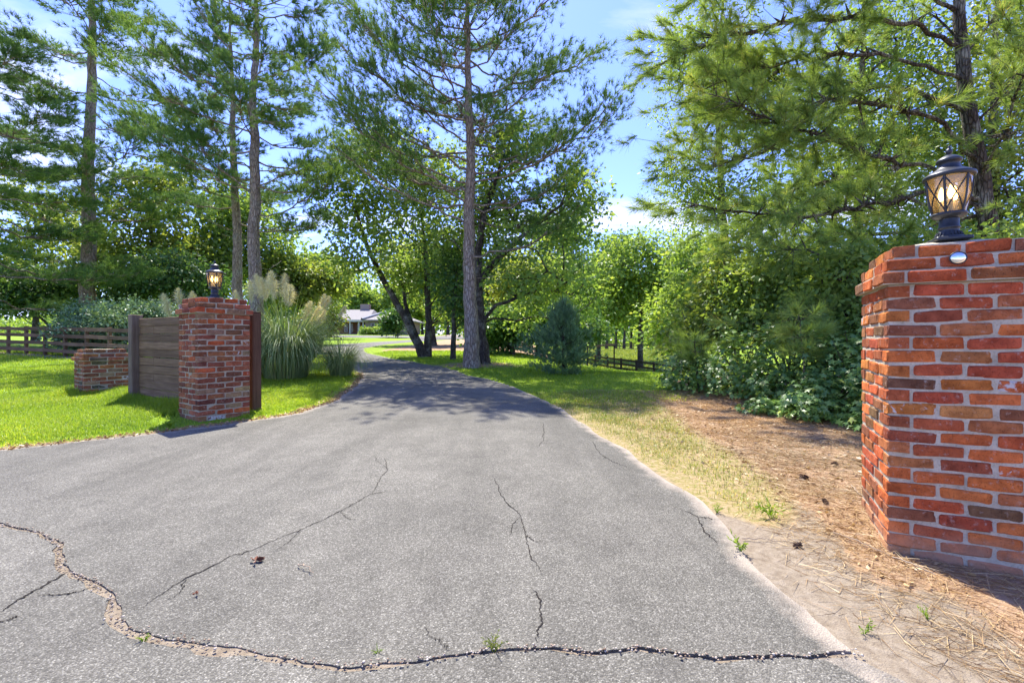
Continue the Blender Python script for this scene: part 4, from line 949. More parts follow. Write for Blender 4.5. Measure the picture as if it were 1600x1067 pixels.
bg_tree(465, 34, [B(455, 445, 34, 55, 32), B(500, 440, 36, 40, 28), B(430, 420, 34, 35, 25)], 300, 42, 0.25, 0.5, 'leaf_bright', 'yellow green round tree behind the pampas grass', 215, 0.16)
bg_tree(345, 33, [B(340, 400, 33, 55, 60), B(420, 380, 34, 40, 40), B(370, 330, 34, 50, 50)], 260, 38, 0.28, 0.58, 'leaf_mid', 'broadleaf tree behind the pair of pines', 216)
bg_tree(500, 60, [B(498, 470, 60, 26, 26), B(480, 455, 62, 30, 22)], 160, 40, 0.42, 0.8, 'leaf_mid', 'broadleaf tree at the left corner of the house', 217, 0.25)
bg_tree(480, 48, [B(480, 420, 50, 40, 30), B(520, 430, 52, 32, 24)], 190, 40, 0.36, 0.75, 'leaf_mid', 'mid green tree beyond the yellow round tree', 218, 0.25)
# around the middle and right of the drive
bg_tree(868, 44, [B(850, 430, 44, 60, 60), B(905, 450, 45, 45, 55), B(870, 370, 46, 50, 40)], 360, 40, 0.34, 0.7, 'leaf_mid', 'tall broadleaf tree behind the juniper', 221, 0.28)
bg_tree(1000, 47, [B(990, 420, 47, 55, 60), B(1045, 440, 46, 45, 70), B(960, 470, 48, 40, 45)], 400, 40, 0.34, 0.7, 'leaf_mid', 'tall pale green tree at the far side of the low field', 222, 0.3)
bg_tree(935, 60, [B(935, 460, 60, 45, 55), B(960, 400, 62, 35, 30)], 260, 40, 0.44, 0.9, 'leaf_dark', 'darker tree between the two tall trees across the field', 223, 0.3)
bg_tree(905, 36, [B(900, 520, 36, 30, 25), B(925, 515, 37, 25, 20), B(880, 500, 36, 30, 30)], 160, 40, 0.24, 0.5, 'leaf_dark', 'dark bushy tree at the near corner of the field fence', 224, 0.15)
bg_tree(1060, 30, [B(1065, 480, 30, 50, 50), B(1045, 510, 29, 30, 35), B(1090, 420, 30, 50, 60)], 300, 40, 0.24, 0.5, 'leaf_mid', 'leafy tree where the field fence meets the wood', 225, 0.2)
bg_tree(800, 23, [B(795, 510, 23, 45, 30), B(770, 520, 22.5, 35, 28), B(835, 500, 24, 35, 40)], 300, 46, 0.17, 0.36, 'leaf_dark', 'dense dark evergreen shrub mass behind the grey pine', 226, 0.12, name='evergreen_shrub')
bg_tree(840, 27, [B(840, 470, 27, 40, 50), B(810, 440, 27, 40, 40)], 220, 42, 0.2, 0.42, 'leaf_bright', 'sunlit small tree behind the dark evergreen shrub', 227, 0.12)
for k, (px, Z) in enumerate([(948, 98), (962, 101), (975, 97), (986, 104), (998, 99), (1012, 103), (1026, 98), (1040, 102)]):
    bg_tree(px, Z, [B(px, 490, Z, 14, 18), B(px+4, 465, Z, 14, 16)], 46, 40, 0.6, 1.1, 'leaf_dark', 'dark straight trunked tree in the wood edge across the field', 240+k, 0.3, 'wood edge trees across the field')
proto = bg_tree(560, 108, [B(560, 470, 108, 22, 22), B(552, 456, 109, 18, 16), B(575, 476, 107, 16, 16)], 150, 44, 0.7, 1.3, 'leaf_mid', 'far broadleaf tree on the skyline beyond the house and the low field', 260, 0.35, 'far skyline trees')
for k, (px, Z, s_) in enumerate([(592, 112, 0.85), (625, 106, 1.0), (660, 110, 0.9), (700, 104, 1.05), (525, 118, 1.15), (498, 112, 1.0), (740, 110, 1.1), (785, 116, 1.2), (830, 120, 1.2), (460, 120, 1.2), (420, 118, 1.1), (880, 118, 1.1), (1075, 118, 1.3), (1110, 112, 1.3)]):
    c = copy_tree(proto); bb = base_at(px, Z); c.location = bb; c.rotation_euler = (0, 0, 1.3*k+0.4); c.scale = (s_, s_, s_*(0.9+0.07*(k % 4)))
def far_wood():
    rng = np.random.default_rng(290); n = 2600; a_ = rng.uniform(-1.05, 0.98, n); R_ = rng.uniform(135, 175, n); x = np.tan(a_)*R_; y = R_; hh = 10+3*np.sin(a_*17)+2*np.sin(a_*41+1)
    hh = np.where(np.abs(a_+0.35) < 0.12, 7.0, hh); z = g(x, y)+hh*rng.random(n)**0.7; T = np.stack([x, y, z], 1); cen = np.repeat(T, 26, 0); P = cen+rng.normal(0, 1, cen.shape)*np.array([2.0, 2.0, 1.2])
    V, Fc, r_ = leaves(P, rng.normal(size=P.shape), 1.15*rng.uniform(.6, 1.2, len(P)), rng, .7); tone = np.clip(np.repeat(np.repeat(rng.random(n), 26), 4)*.5+r_*.5, 0, 1)
    return link('far_wood', mesh_np('far_wood', V, Fc, M['leaf_mid'], tone))
tag(far_wood(), 'distant belt of woodland closing the view behind the house and fields', 'woodland', kind='stuff')
# right hand wood
GW = 'woodland trees behind the right pillar'
hardwood('oak_tree', base_at(1150, 16.50), [stem([(1150, 600, 16.50, .2), (1145, 500, 16.50, .16), (1130, 350, 16.50, .12), (1120, 150, 16.50, .08), (1130, 0, 16.50, .04)])], [B(1110, 120, 16.88, 95, 120), B(1075, 300, 16.88, 62, 70), B(1150, 320, 16.88, 80, 90), B(1110, -60, 16.88, 95, 90), B(1200, 180, 17.50, 90, 110)], 620, 50, 0.105, 0.27, 'leaf_mid', 'small leaved oak at the left edge of the right hand wood', 301, first=22)
hardwood('broadleaf_tree', base_at(1330, 16.25), [stem([(1330, 640, 16.25, .22), (1335, 450, 16.25, .17), (1345, 250, 16.25, .12), (1350, 0, 16.25, .06)])], [B(1290, 300, 16.25, 110, 110), B(1400, 200, 16.90, 120, 130), B(1330, 60, 16.90, 120, 110), B(1280, 430, 15.60, 100, 60), B(1430, 380, 15.60, 110, 80)], 560, 46, 0.135, 0.33, 'leaf_mid', 'broadleaf tree standing behind the near long needled pine', 302, first=20)
hardwood('broadleaf_tree', base_at(1560, 14.30), [stem([(1560, 680, 14.30, .2), (1560, 400, 14.30, .15), (1550, 200, 14.30, .1), (1560, -50, 14.30, .05)])], [B(1560, 250, 14.30, 110, 130), B(1500, 400, 13.65, 90, 70), B(1600, 60, 14.95, 120, 120), B(1640, 380, 13.65, 90, 110)], 460, 46, 0.13, 0.31, 'leaf_bright', 'bright leaved tree behind the lantern of the orange red pillar', 303, first=18)
def shrub(px, Z, blobs, K, per, size, sig, mat, label, seed, r=0.03, group=None, nst=5, name='broadleaf_shrub'):
    bb = base_at(px, Z); rg = np.random.default_rng(seed); sts = []
    for k in range(nst):
        q = blobs[k % len(blobs)]; e = np.array(q[:3])+rg.normal(0, .25, 3)*np.array(q[3:6]); sts.append([(bb[0]+rg.normal(0, .05), bb[1]+rg.normal(0, .05), bb[2]-0.05, r), ((bb[0]*.6+e[0]*.4), (bb[1]*.6+e[1]*.4), bb[2]*.5+e[2]*.5, r*.7), (*e, r*.25)])
    return hardwood(name, bb, sts, blobs, K, per, size, sig, mat, label, seed, group, first=4)
GS = 'shrubs along the edge of the wood'
shrub(1110, 10.8, [B(1110, 450, 10.8, 70, 60), B(1075, 500, 10.6, 45, 50), B(1150, 500, 10.4, 60, 45)], 260, 46, 0.10, 0.22, 'leaf_bright', 'sunlit leafy shrub at the left end of the wood edge', 311)
shrub(1230, 9.6, [B(1220, 440, 9.6, 80, 60), B(1270, 490, 9.0, 70, 50), B(1180, 500, 9.6, 60, 40)], 280, 46, 0.095, 0.21, 'leaf_mid', 'leafy shrub in the middle of the wood edge under the pine boughs', 312)
shrub(1340, 8.2, [B(1330, 440, 8.2, 80, 60), B(1370, 520, 7.8, 70, 60), B(1310, 520, 8.0, 60, 50)], 280, 46, 0.085, 0.19, 'leaf_mid', 'leafy shrub at the wood edge close behind the orange red pillar', 313)
shrub(1480, 8.0, [B(1470, 430, 8.0, 90, 60), B(1560, 420, 8.0, 80, 70), B(1520, 520, 7.5, 110, 60)], 260, 46, 0.085, 0.2, 'leaf_mid', 'leafy shrub hidden behind the cap of the orange red pillar', 314)
shrub(175, 20.4, [B(165, 508, 20.2, 66, 38, 1.5), B(220, 505, 20.0, 50, 36, 1.4), B(130, 518, 20.4, 40, 26, 1.2)], 440, 60, 0.10, 0.2, 'leaf_grey', 'broad rounded grey green shrub behind the plank fence', 321, name='rounded_shrub')
shrub(500, 24, [B(500, 505, 24, 28, 22), B(512, 495, 24.5, 16, 20), B(480, 510, 24, 20, 18)], 190, 46, 0.13, 0.24, 'leaf_red', 'green and reddish bush beyond the pampas grass', 322, name='nandina_bush')
hs_blob = lambda px, Z: [B(px, 517, Z, 7, 4), B(px+6, 518, Z, 5, 3)]
for px, lab in ((573, 'low clipped bush by the porch end of the house'), (592, 'rounded bush under the house wing window')):
    shrub(px, 79.5, hs_blob(px, 79.5), 40, 40, 0.3, 0.35, 'leaf_mid', lab, 330+px, name='clipped_bush', group='bushes in front of the house')
shrub(622, 60, [B(620, 500, 60, 14, 16), B(612, 508, 60, 12, 10)], 70, 40, 0.35, 0.5, 'leaf_dark', 'dark young tree in front of the house wing', 336)

# near long needled pine: trunk behind the lantern, limbs reaching left over the straw
def near_pine():
    rng = np.random.default_rng(401); ZF = 1.17; bb = base_at(1512, 8.4*ZF); b = np.array(bb)
    def wp_(px, py, Z): return np.array(w_at(px, Z*ZF, py))-b
    tr = [(0, 0, -0.2, .24), (0, 0, 0.3, .20), *[(*wp_(px, py, 8.4), r) for px, py, r in ((1545, 350, .17), (1530, 260, .15), (1508, 150, .13), (1500, 40, .11), (1495, -90, .08), (1490, -220, .04))]]
    tr[2] = (*wp_(1550, 420, 8.4), .18)
    sk = Skel([tr], rng); ST = np.array(sk.P); cs, ds = [], []
    limbs = [[(1545, 330, 8.4), (1437, 256, 8.2), (1340, 235, 8.0), (1280, 211, 7.8), (1215, 192, 7.6), (1120, 150, 7.4)],
             [(1530, 80, 8.4), (1440, 40, 8.1), (1346, 26, 7.8), (1240, 30, 7.6), (1140, 50, 7.5), (1050, 90, 7.4)],
             [(1535, 300, 8.4), (1440, 300, 8.0), (1350, 320, 7.7), (1250, 340, 7.5), (1160, 330, 7.4), (1090, 320, 7.3)],
             [(1550, 400, 8.4), (1460, 390, 7.8), (1370, 400, 7.4), (1300, 400, 7.2), (1240, 390, 7.0)],
             [(1510, 170, 8.4), (1420, 140, 8.6), (1330, 130, 8.6), (1220, 110, 8.6), (1110, 190, 8.6), (1060, 250, 8.5)],
             [(1500, 30, 8.4), (1400, -40, 8.2), (1300, -60, 8.0), (1180, -50, 7.8), (1090, -10, 7.7)],
             [(1520, 200, 8.4), (1600, 90, 7.8), (1680, 40, 7.4)], [(1530, 270, 8.4), (1590, 140, 7.2), (1620, 70, 6.6)],
             [(1545, 330, 8.4), (1620, 300, 7.8), (1720, 290, 7.4)],
             [(1500, 0, 8.4), (1460, -70, 7.4), (1440, -90, 6.8)],
             [(1505, 120, 8.4), (1410, 95, 8.3), (1300, 85, 8.2), (1180, 100, 8.1), (1100, 140, 8.0)],
             [(1530, 250, 8.4), (1460, 185, 8.0), (1380, 165, 7.9), (1290, 155, 7.8), (1190, 240, 7.8), (1120, 260, 7.8)],
             [(1540, 300, 8.4), (1480, 335, 8.6), (1400, 300, 8.7), (1340, 275, 8.8), (1250, 290, 8.8), (1150, 380, 8.8)],
             [(1520, 210, 8.4), (1570, 215, 8.0), (1650, 200, 7.7)], [(1505, 100, 8.4), (1560, 20, 8.2), (1620, -30, 8.0)], [(1500, 60, 8.4), (1450, 20, 8.8), (1380, 60, 9.2)],
             [(1550, 400, 8.4), (1480, 470, 7.8), (1400, 480, 7.2), (1330, 470, 6.9), (1230, 500, 6.9)],
             [(1540, 330, 8.4), (1420, 360, 9.2), (1280, 370, 9.6), (1170, 420, 9.6), (1080, 520, 9.6)]]
    for lb in limbs:
        pts = [wp_(px, py, Z) for px, py, Z in lb]; i = sk.nearest(pts[0], 0.0); ids = []
        for q in pts[1:]:
            ii_ = sk.grow(i, q, 0.25, 0.02, 0.03); ids += ii_; i = ii_[-1]
        ln = sum(np.linalg.norm(pts[k+1]-pts[k]) for k in range(len(pts)-1)); m = int(ln*14)
        for _ in range(m):
            f_ = rng.uniform(0.2, 1.0)**0.8; j = ids[min(len(ids)-1, int(f_*len(ids)))]; p = np.array(sk.P[j]); axis = unit(pts[-1]-pts[0])
            off = rng.normal(0, 1, 3)*np.array([0.55, 0.55, 0.36])*(1.1-0.4*f_)+axis*0.35+np.array([0, 0, 0.05]); q = p+off
            ii_ = sk.grow(j, q, 0.22, 0.03, 0.05); dd = unit(q-p)
            cs.append(q[None]); ds.append((dd*0.8+axis*0.3+np.array([0, 0, .18]))[None])
            if len(ii_) > 2: q2 = np.array(sk.P[ii_[-2]]); cs.append(q2[None]); ds.append((dd+rng.normal(0, .3, 3))[None])
    (V, Fc), cnt = sk.wood(0.0042, 0.5, 0.075)
    root = empty('pine_tree', bb); tag(root, 'near long needled pine reaching over the straw from behind the orange red pillar', 'tree')
    link('trunk', mesh_np('trunk', V, Fc, M['bark_dark'], smooth=True), root)
    P = np.concatenate(cs); D = np.concatenate(ds); V, Fc, tone = tuft_needles(P, D, 75, 0.31, 0.0095, rng, 1.05, 0.10)
    link('crown', mesh_np('crown', V, Fc, M['needle_near'], tone), root)
near_pine()

# small pine saplings in the thicket
def sapling(px, py, Z, R, label, seed):
    rng = np.random.default_rng(seed); top = np.array(w_at(px, Z, py)); bb = np.array((top[0]+0.1, Z, float(gtop(top[0]+0.1, Z)))); t = top-bb
    sk = Skel([[(0, 0, -0.05, .022), (*(t*0.5), .016), (*t, .007)]], rng); cs, ds = [], []
    for k in range(26):
        a_ = rng.random()*2*pi; z = t[2]*rng.uniform(0.55, 1.0); i = int(np.argmin(np.abs(np.array(sk.P[:sk.nstem])[:, 2]-z))); ln = R*rng.uniform(.4, 1)
        q = np.array(sk.P[i])+np.array([cos(a_)*ln, sin(a_)*ln, 0.45*ln]); sk.grow(i, q, 0.2, 0.05, 0.05); cs.append(q[None]); ds.append(np.array([[cos(a_), sin(a_), 0.7]]))
    (V, Fc), cnt = sk.wood(0.005, 0.4, 0.02); root = empty('pine_sapling', tuple(bb)); tag(root, label, 'sapling', 'young pines in the thicket'); link('trunk', mesh_np('trunk', V, Fc, M['bark_dark']), root)
    V, Fc, tone = tuft_needles(np.concatenate(cs), np.concatenate(ds), 110, 0.27, 0.006, rng, 1.0, 0.12); link('crown', mesh_np('crown', V, Fc, M['needle_near'], tone*0.8+0.15), root)
sapling(1250, 500, 6.9, 0.42, 'bright long needled young pine in the middle of the thicket', 411)
sapling(1085, 535, 9.0, 0.40, 'bright young pine at the left end of the thicket', 412)

# sweetgum thicket
def gum(cx, cy, rx, ry, h, n, label, seed):
    rng = np.random.default_rng(seed); z0 = float(gtop(cx, cy)); root = empty('sweetgum_shrub', (cx, cy, z0)); tag(root, label, 'shrub', 'star leaved shrubs along the wood edge')
    sts = []
    for k in range(14):
        a_ = rng.random()*2*pi; r_ = rng.random()**.5; e = (cos(a_)*r_*rx*.85, sin(a_)*r_*ry*.85, h*rng.uniform(.5, .95)); sts.append(tube([(rng.normal(0, .1), rng.normal(0, .1), -0.05), (e[0]*.45, e[1]*.45, e[2]*.6), e], [.011, .008, .003], 5))
    V, Fc = cat(sts); link('stems', mesh_np('stems', V, Fc, M['bark_dark']), root)
    m = n; d = unit(rng.normal(size=(m, 3))); d[:, 2] = np.abs(d[:, 2]); r_ = rng.random(m)**0.32
    lump = 1+0.16*np.sin(d[:, 0]*7+seed)*np.sin(d[:, 1]*6+2)+0.10*np.sin(d[:, 2]*11+seed*1.7)
    P = d*r_[:, None]*lump[:, None]*np.array([rx, ry, h]); P[:, 2] += 0.03
    Nn = d*np.array([0.6, 0.6, 0.5])+np.array([0, -0.15, 0.65])+rng.normal(0, 0.38, (m, 3))
    V, Fc, rd_ = star_leaves(P, Nn, rng.uniform(0.042, 0.078, m), rng); link('leaves', mesh_np('leaves', V, Fc, M['leaf_gum'], rd_), root)
GUMS = [(3.75, 9.5, .75, .7, .95, 1300, 'star leaved shrub at the field end of the thicket'), (4.25, 8.5, .85, .8, 1.15, 1700, 'star leaved shrub beside the left young pine'), (4.75, 7.6, .95, .8, 1.3, 2100, 'broad star leaved shrub left of the bright young pine'),
        (5.05, 6.7, .95, .85, 1.3, 2300, 'tall star leaved shrub under the bright young pine'), (5.15, 5.85, .85, .7, 1.15, 2200, 'star leaved shrub next to the orange red pillar'), (4.35, 6.35, .6, .5, .55, 1100, 'low star leaved shrub creeping onto the straw'),
        (3.95, 6.9, .5, .35, .22, 420, 'thin star leaved runner at the foot of the thicket'), (4.75, 5.55, .6, .4, .42, 900, 'low star leaved shrub at the straw edge by the pillar'), (6.1, 6.3, 1.0, .9, 1.6, 1500, 'tall star leaved shrub behind the pillar shoulder')]
for i, q in enumerate(GUMS): gum(*q, 500+i)

# juniper
def juniper():
    rng = np.random.default_rng(71); bb = base_at(880, 13.2); bb = (bb[0], bb[1], float(gtop(bb[0], bb[1]))); H = 2.25
    sk = Skel([[(0, 0, -0.1, .05), (0.02, 0, 1.0, .035), (-0.03, 0, H, .008)]], rng); cs, ds = [], []
    for k in range(260):
        u = rng.random()**0.8; z = 0.03+u*(H-0.06)*(1-0.12*rng.random()); a_ = rng.random()*2*pi; R = 1.5*(1-u)**0.85*(0.70+0.30*sm(0, 0.25, u))*rng.uniform(0.35, 1.15)*(1+0.42*sin(3*a_+6*u)*cos(9*u+2*a_))+0.05
        i = int(np.argmin(np.abs(np.array(sk.P[:sk.nstem])[:, 2]-z*0.72))); q = np.array([cos(a_)*R, sin(a_)*R, z+R*0.18]); sk.grow(i, q, 0.22, 0.05, 0.06)
        p0 = np.array(sk.P[i]); t = rng.uniform(0.5, 1.02, (16, 1)); cs.append(p0+(q-p0)*t+rng.normal(0, .06, (16, 3))); ds.append(unit(q-p0)*0.7+np.array([0, 0, .75])+rng.normal(0, .35, (16, 3)))
    (V, Fc), cnt = sk.wood(0.004, 0.45, 0.03); root = empty('juniper', bb); tag(root, 'blue green upright juniper bush on the grass by the field fence', 'shrub'); link('trunk', mesh_np('trunk', V, Fc, M['bark_dark']), root)
    V, Fc, tone = tuft_needles(np.concatenate(cs), np.concatenate(ds), 13, 0.11, 0.012, rng, 0.75, 0.0); link('foliage', mesh_np('foliage', V, Fc, M['juniper'], tone), root)
juniper()

# ------------------------------------------------------------------ pampas grass
def pampas(cx, cy, R, h, nb_, plumes, label, seed, green=0.0):
    rng = np.random.default_rng(seed); z0 = float(gtop(cx, cy)); root = empty('pampas_grass', (cx, cy, z0)); tag(root, label, 'grass clump', 'pampas grass clumps')
    n = nb_; K = 8; a_ = rng.random(n)*2*pi; r0 = rng.random(n)**.5*0.5*R; ln = h*rng.uniform(0.65, 1.25, n); bend = rng.uniform(0.35, 1.75, n)
    d = np.stack([np.cos(a_), np.sin(a_), 0*a_], 1); s_ = np.stack([-np.sin(a_), np.cos(a_), 0*a_], 1); base = d*r0[:, None]; P = []; ang = np.zeros(n)+0.08+0.25*bend*rng.random(n); p = base.copy(); Vl = []
    for k in range(K):
        w = 0.0055*(1-(k/(K-1))**2)+0.0008; Vl += [p-s_*w, p+s_*w]; st = ln/(K-1)
        p = p+d*(np.sin(ang)*st)[:, None]+np.array([0, 0, 1.0])*(np.cos(ang)*st)[:, None]; ang = ang+bend*(0.12+0.085*k)
        p[:, 2] = np.maximum(p[:, 2], 0.02)
    V = np.stack(Vl, 1).reshape(-1, 3); i = np.arange(n)[:, None, None]*2*K+np.arange(K-1)[None, :, None]*2; Fq = (i+np.array([0, 1, 3, 2])[None, None]).reshape(-1, 4)
    link('blades', mesh_np('blades', V, Fq, M['pampas'], np.repeat(rng.random(n), 2*K)), root)
    for (dx_, dy_, hz, lean, sz) in plumes:
        t = np.linspace(0, 1, 14); st = np.stack([dx_*(0.3+0.7*t)+lean*t**2*0.35, dy_*t, hz*t-abs(lean)*0.14*t**3], 1); 
        V1, F1 = tube(st, np.linspace(0.008, 0.003, 14), 5); o = link('stalk', mesh_np('stalk', V1, F1, M['pampas'], np.full(len(V1), 0.9)), root)
        L_ = 0.62*sz; m = 760; u = rng.random(m); tp = 1-u*L_/hz; q = np.stack([np.interp(tp, t, st[:, j]) for j in range(3)], 1)
        tang = unit(st[-1]-st[-3]); rad = (np.sin(np.clip(u*1.02+0.03, 0, 1)*pi)**0.65)*0.15*sz; dd = unit(rng.normal(size=(m, 3))+tang*1.2+np.array([0.25*np.sign(lean+1e-3), 0, -0.1]))
        Vn, Fn, _ = needles(q, dd, rad*rng.uniform(.7, 1.7, m)+0.03, 0.007, rng, 0.35); link('plume', mesh_np('plume', Vn, Fn, M['plume'], np.repeat(rng.random(m), 3)), o)
    return root
pampas(-5.75, 11.6, 1.0, 2.05, 2600, [(-0.35, 0, 2.75, -.1, 1.1), (-0.62, .1, 2.6, -.2, 1.0), (-0.1, 0.1, 2.45, .15, .95), (0.05, -.1, 2.4, .3, .9), (-.85, .2, 2.7, -.1, 1.0), (.5, .2, 1.95, .7, .9), (.35, .1, 2.05, .6, .9), (.7, 0, 1.85, .8, .8), (.75, .5, 2.2, .05, .65), (.85, .5, 2.15, .08, .6), (1.25, .6, 1.9, .1, .5)], 'large arching pampas clump with cream plumes right of the brown post', 601)
pampas(-7.1, 12.6, 0.8, 1.8, 1300, [(-.1, 0, 2.6, -.1, 1.0), (.25, .1, 2.75, .15, 1.05), (.5, 0, 2.6, .2, .9), (0.75, .1, 2.8, .05, 1.0), (-.45, 0, 2.35, -.3, .9)], 'pampas clump behind the lantern of the dark red pillar', 602)
pampas(-9.5, 13.0, 0.8, 1.7, 1100, [(-.2, -.1, 2.3, -.5, 1.0), (.1, 0, 2.45, -.35, 1.0), (-.05, -.2, 2.1, -.5, .95), (.4, 0, 2.2, -.2, .9), (.2, .1, 2.35, .3, .9)], 'pampas clump whose plumes lean over the plank gate', 603)
pampas(-4.55, 12.1, 0.55, 1.15, 700, [], 'low dark pampas tuft at the drive side of the large clump', 604)

# ------------------------------------------------------------------ grass, straw and litter
def scatter(n, x0, x1, y0, y1, rng): return rng.uniform(x0, x1, n), rng.uniform(y0, y1, n)
def lawn_left():
    rng = np.random.default_rng(801); xs_, ys_ = [], []
    for n, a_, b_, c_, d_ in ((230000, -9.5, -2.6, 4.0, 9.0), (120000, -15, -3.0, 8.5, 14.5), (60000, -26, -6, 13.5, 22)):
        x, y = scatter(n, a_, b_, c_, d_, rng); xs_.append(x); ys_.append(y)
    x, y = np.concatenate(xs_), np.concatenate(ys_)
    lx = np.interp(y, Ledge[:, 1], Ledge[:, 0]); k = (x < lx+0.01-0.05*rng.random(len(x))) & (x/y > -1.22)
    x, y = x[k], y[k]; d = dist_line(x, y, Ledge[:260:4]); keep_ = rng.random(len(x)) < np.clip(0.12+d*2.2, 0, 1)
    keep_ &= rng.random(len(x)) < 1-0.95*np.exp(-(dist_line(x, y, [(-25.5, 21.2), (-14.5, 17.2)])/0.6)**2)
    # not inside the pillars
    for (cx, cy) in ((topL[0], topL[1]), (topS[0], topS[1])): keep_ &= np.hypot(x-cx, y-cy) > 0.42
    keep_ &= ~((np.hypot(x-topL[0], y-topL[1]) < 0.75) & (y < topL[1]-0.1) & (rng.random(len(x)) < 0.85))
    x, y, d = x[keep_], y[keep_], d[keep_]
    patch = 0.5+0.5*np.sin(x*1.7+0.6*np.sin(y*2.1))*np.sin(y*1.3+1)
    H = (0.035+0.045*rng.random(len(x)))*(0.75+0.5*patch)*np.clip(0.45+d*1.2, 0.45, 1)*(1+np.clip(y-9, 0, 10)*0.06)
    # longer growth at the foot of the low pillar and gate
    gl = dist_line(x, y, [(-8.3, 8.5), (-7.7, 8.95), (-6.8, 8.1), (-4.9, 6.85)]); H *= 1+1.9*np.exp(-(gl/0.28)**2)
    V, Fc, r_ = blades(np.stack([x, y, gtop(x, y)-0.004], 1), H, 0.0055+0.0006*np.maximum(y-6, 0), 0.75, rng)
    tone = np.clip(r_*0.75+np.repeat(patch, 5)*0.2, 0, 1); tone = np.where(np.repeat(d, 5) < 0.25, np.clip(tone+0.22, 0, 1), tone)
    return link('lawn_grass', mesh_np('lawn_grass', V, Fc, M['grass'], tone))
tag(lawn_left(), 'bright green lawn grass around the gate and the short pillar', 'grass', kind='stuff')
def lawn_mid():
    rng = np.random.default_rng(802); x, y = scatter(110000, -7, 9, 7.5, 26, rng); rx = np.interp(y, Redge[:, 1], Redge[:, 0])
    k = (x > rx+0.03) & (y > 7.6+0.25*(x-1.5)) & ((y > 10.8) | (x < 3.3)) & (np.abs(x/y) < 0.55); x, y = x[k], y[k]
    isl = np.exp(-(((x+1.2)/1.6)**2+((y-16)/1.4)**2)); k = rng.random(len(x)) > isl*0.95; x, y = x[k], y[k]
    H = 0.035+0.05*rng.random(len(x)); V, Fc, r_ = blades(np.stack([x, y, gtop(x, y)-0.004], 1), H, 0.008+0.0006*np.maximum(y-8, 0), 0.7, rng)
    near = np.repeat(np.clip((10.5-y)/3, 0, 1)*0.3, 5); return link('lawn_grass', mesh_np('lawn_grass', V, Fc, M['grass'], np.clip(r_*0.8+near, 0, 1)))
tag(lawn_mid(), 'green grass beyond the verge round the trees at the bend', 'grass', kind='stuff')
def field():
    rng = np.random.default_rng(805); x, y = scatter(50000, 2, 34, 24, 92, rng); k = (x/y > 0.09) & (x/y < 0.40); x, y = x[k], y[k]
    H = (0.12+0.2*rng.random(len(x)))*np.where(y > 42, 1.5, 0.6); V, Fc, r_ = blades(np.stack([x, y, gtop(x, y)-0.004], 1), H, 0.03+0.0006*y, 0.6, rng)
    return link('field_grass', mesh_np('field_grass', V, Fc, M['grass_dry'], r_*0.6))
tag(field(), 'pale tall grass of the low field beyond the dark fence', 'grass', kind='stuff')
def verge():
    rng = np.random.default_rng(803); x, y = scatter(150000, 0.2, 3.6, 2.6, 9.2, rng)
    vp = VERGE; ins = pip(x, y, vp); d = dist_line(x, y, vp+vp[:1]); sd_ = np.where(ins, -d, d)
    pat = 0.5+0.5*np.sin(x*5.1+1.7*np.sin(y*3.3))*np.sin(y*4.1+1.1*np.sin(x*4.7)); k = rng.random(len(x)) < sm(0.12, -0.30, sd_)*(0.10+0.75*pat)*(0.45+0.55*sm(4.0, 6.5, y)); x, y = x[k], y[k]
    H = 0.02+0.045*rng.random(len(x)); V, Fc, r_ = blades(np.stack([x, y, gtop(x, y)-0.003], 1), H, 0.0045, 1.1, rng)
    gr = np.repeat(0.35*sm(5, 8, y), 5); return link('verge_grass', mesh_np('verge_grass', V, Fc, M['grass_dry'], np.clip(r_*1.0-gr, 0, 1)))
tag(verge(), 'patchy half dry grass verge along the right edge of the drive', 'grass', kind='stuff')
def straw_():
    rng = np.random.default_rng(804); n = 190000; x, y = scatter(n, 0.9, 6.5, 1.3, 9.5, rng)
    rx = np.interp(y, Redge[:, 1], Redge[:, 0]); off = x-rx; inv = pip(x, y, VERGE)
    ok = (off > 0.10) & (rng.random(n) < np.where(inv, 0.16, 1)*np.clip((off-0.12)/0.7, 0.05, 1)*np.clip(0.35+0.65*(0.5+0.5*np.sin(x*4+y*2.2)*np.sin(y*3.7-x)), 0, 1))
    ok &= ~((np.abs((x-topR[0])*aR[0]+(y-topR[1])*aR[1]) < 0.34) & (np.abs(-(x-topR[0])*aR[1]+(y-topR[1])*aR[0]) < 0.34))
    x, y = x[ok], y[ok]; m = len(x); a_ = rng.random(m)*2*pi; D = np.stack([np.cos(a_), np.sin(a_), rng.normal(0.02, 0.10, m)], 1); ln = rng.uniform(0.06, 0.20, m)
    P = np.stack([x, y, gtop(x, y)+0.003+0.010*rng.random(m)], 1); V, Fc, _ = needles(P, D, ln, 0.0032, rng); V = V.reshape(-1, 3, 3); V[:, 2, 2] = np.maximum(V[:, 2, 2], gtop(V[:, 2, 0], V[:, 2, 1])+0.002); V = V.reshape(-1, 3)
    return link('pine_straw', mesh_np('pine_straw', V, Fc, M['straw'], np.repeat(rng.random(m), 3)))
tag(straw_(), 'rusty fallen pine needles covering the ground left of the orange red pillar', 'pine straw', kind='stuff')
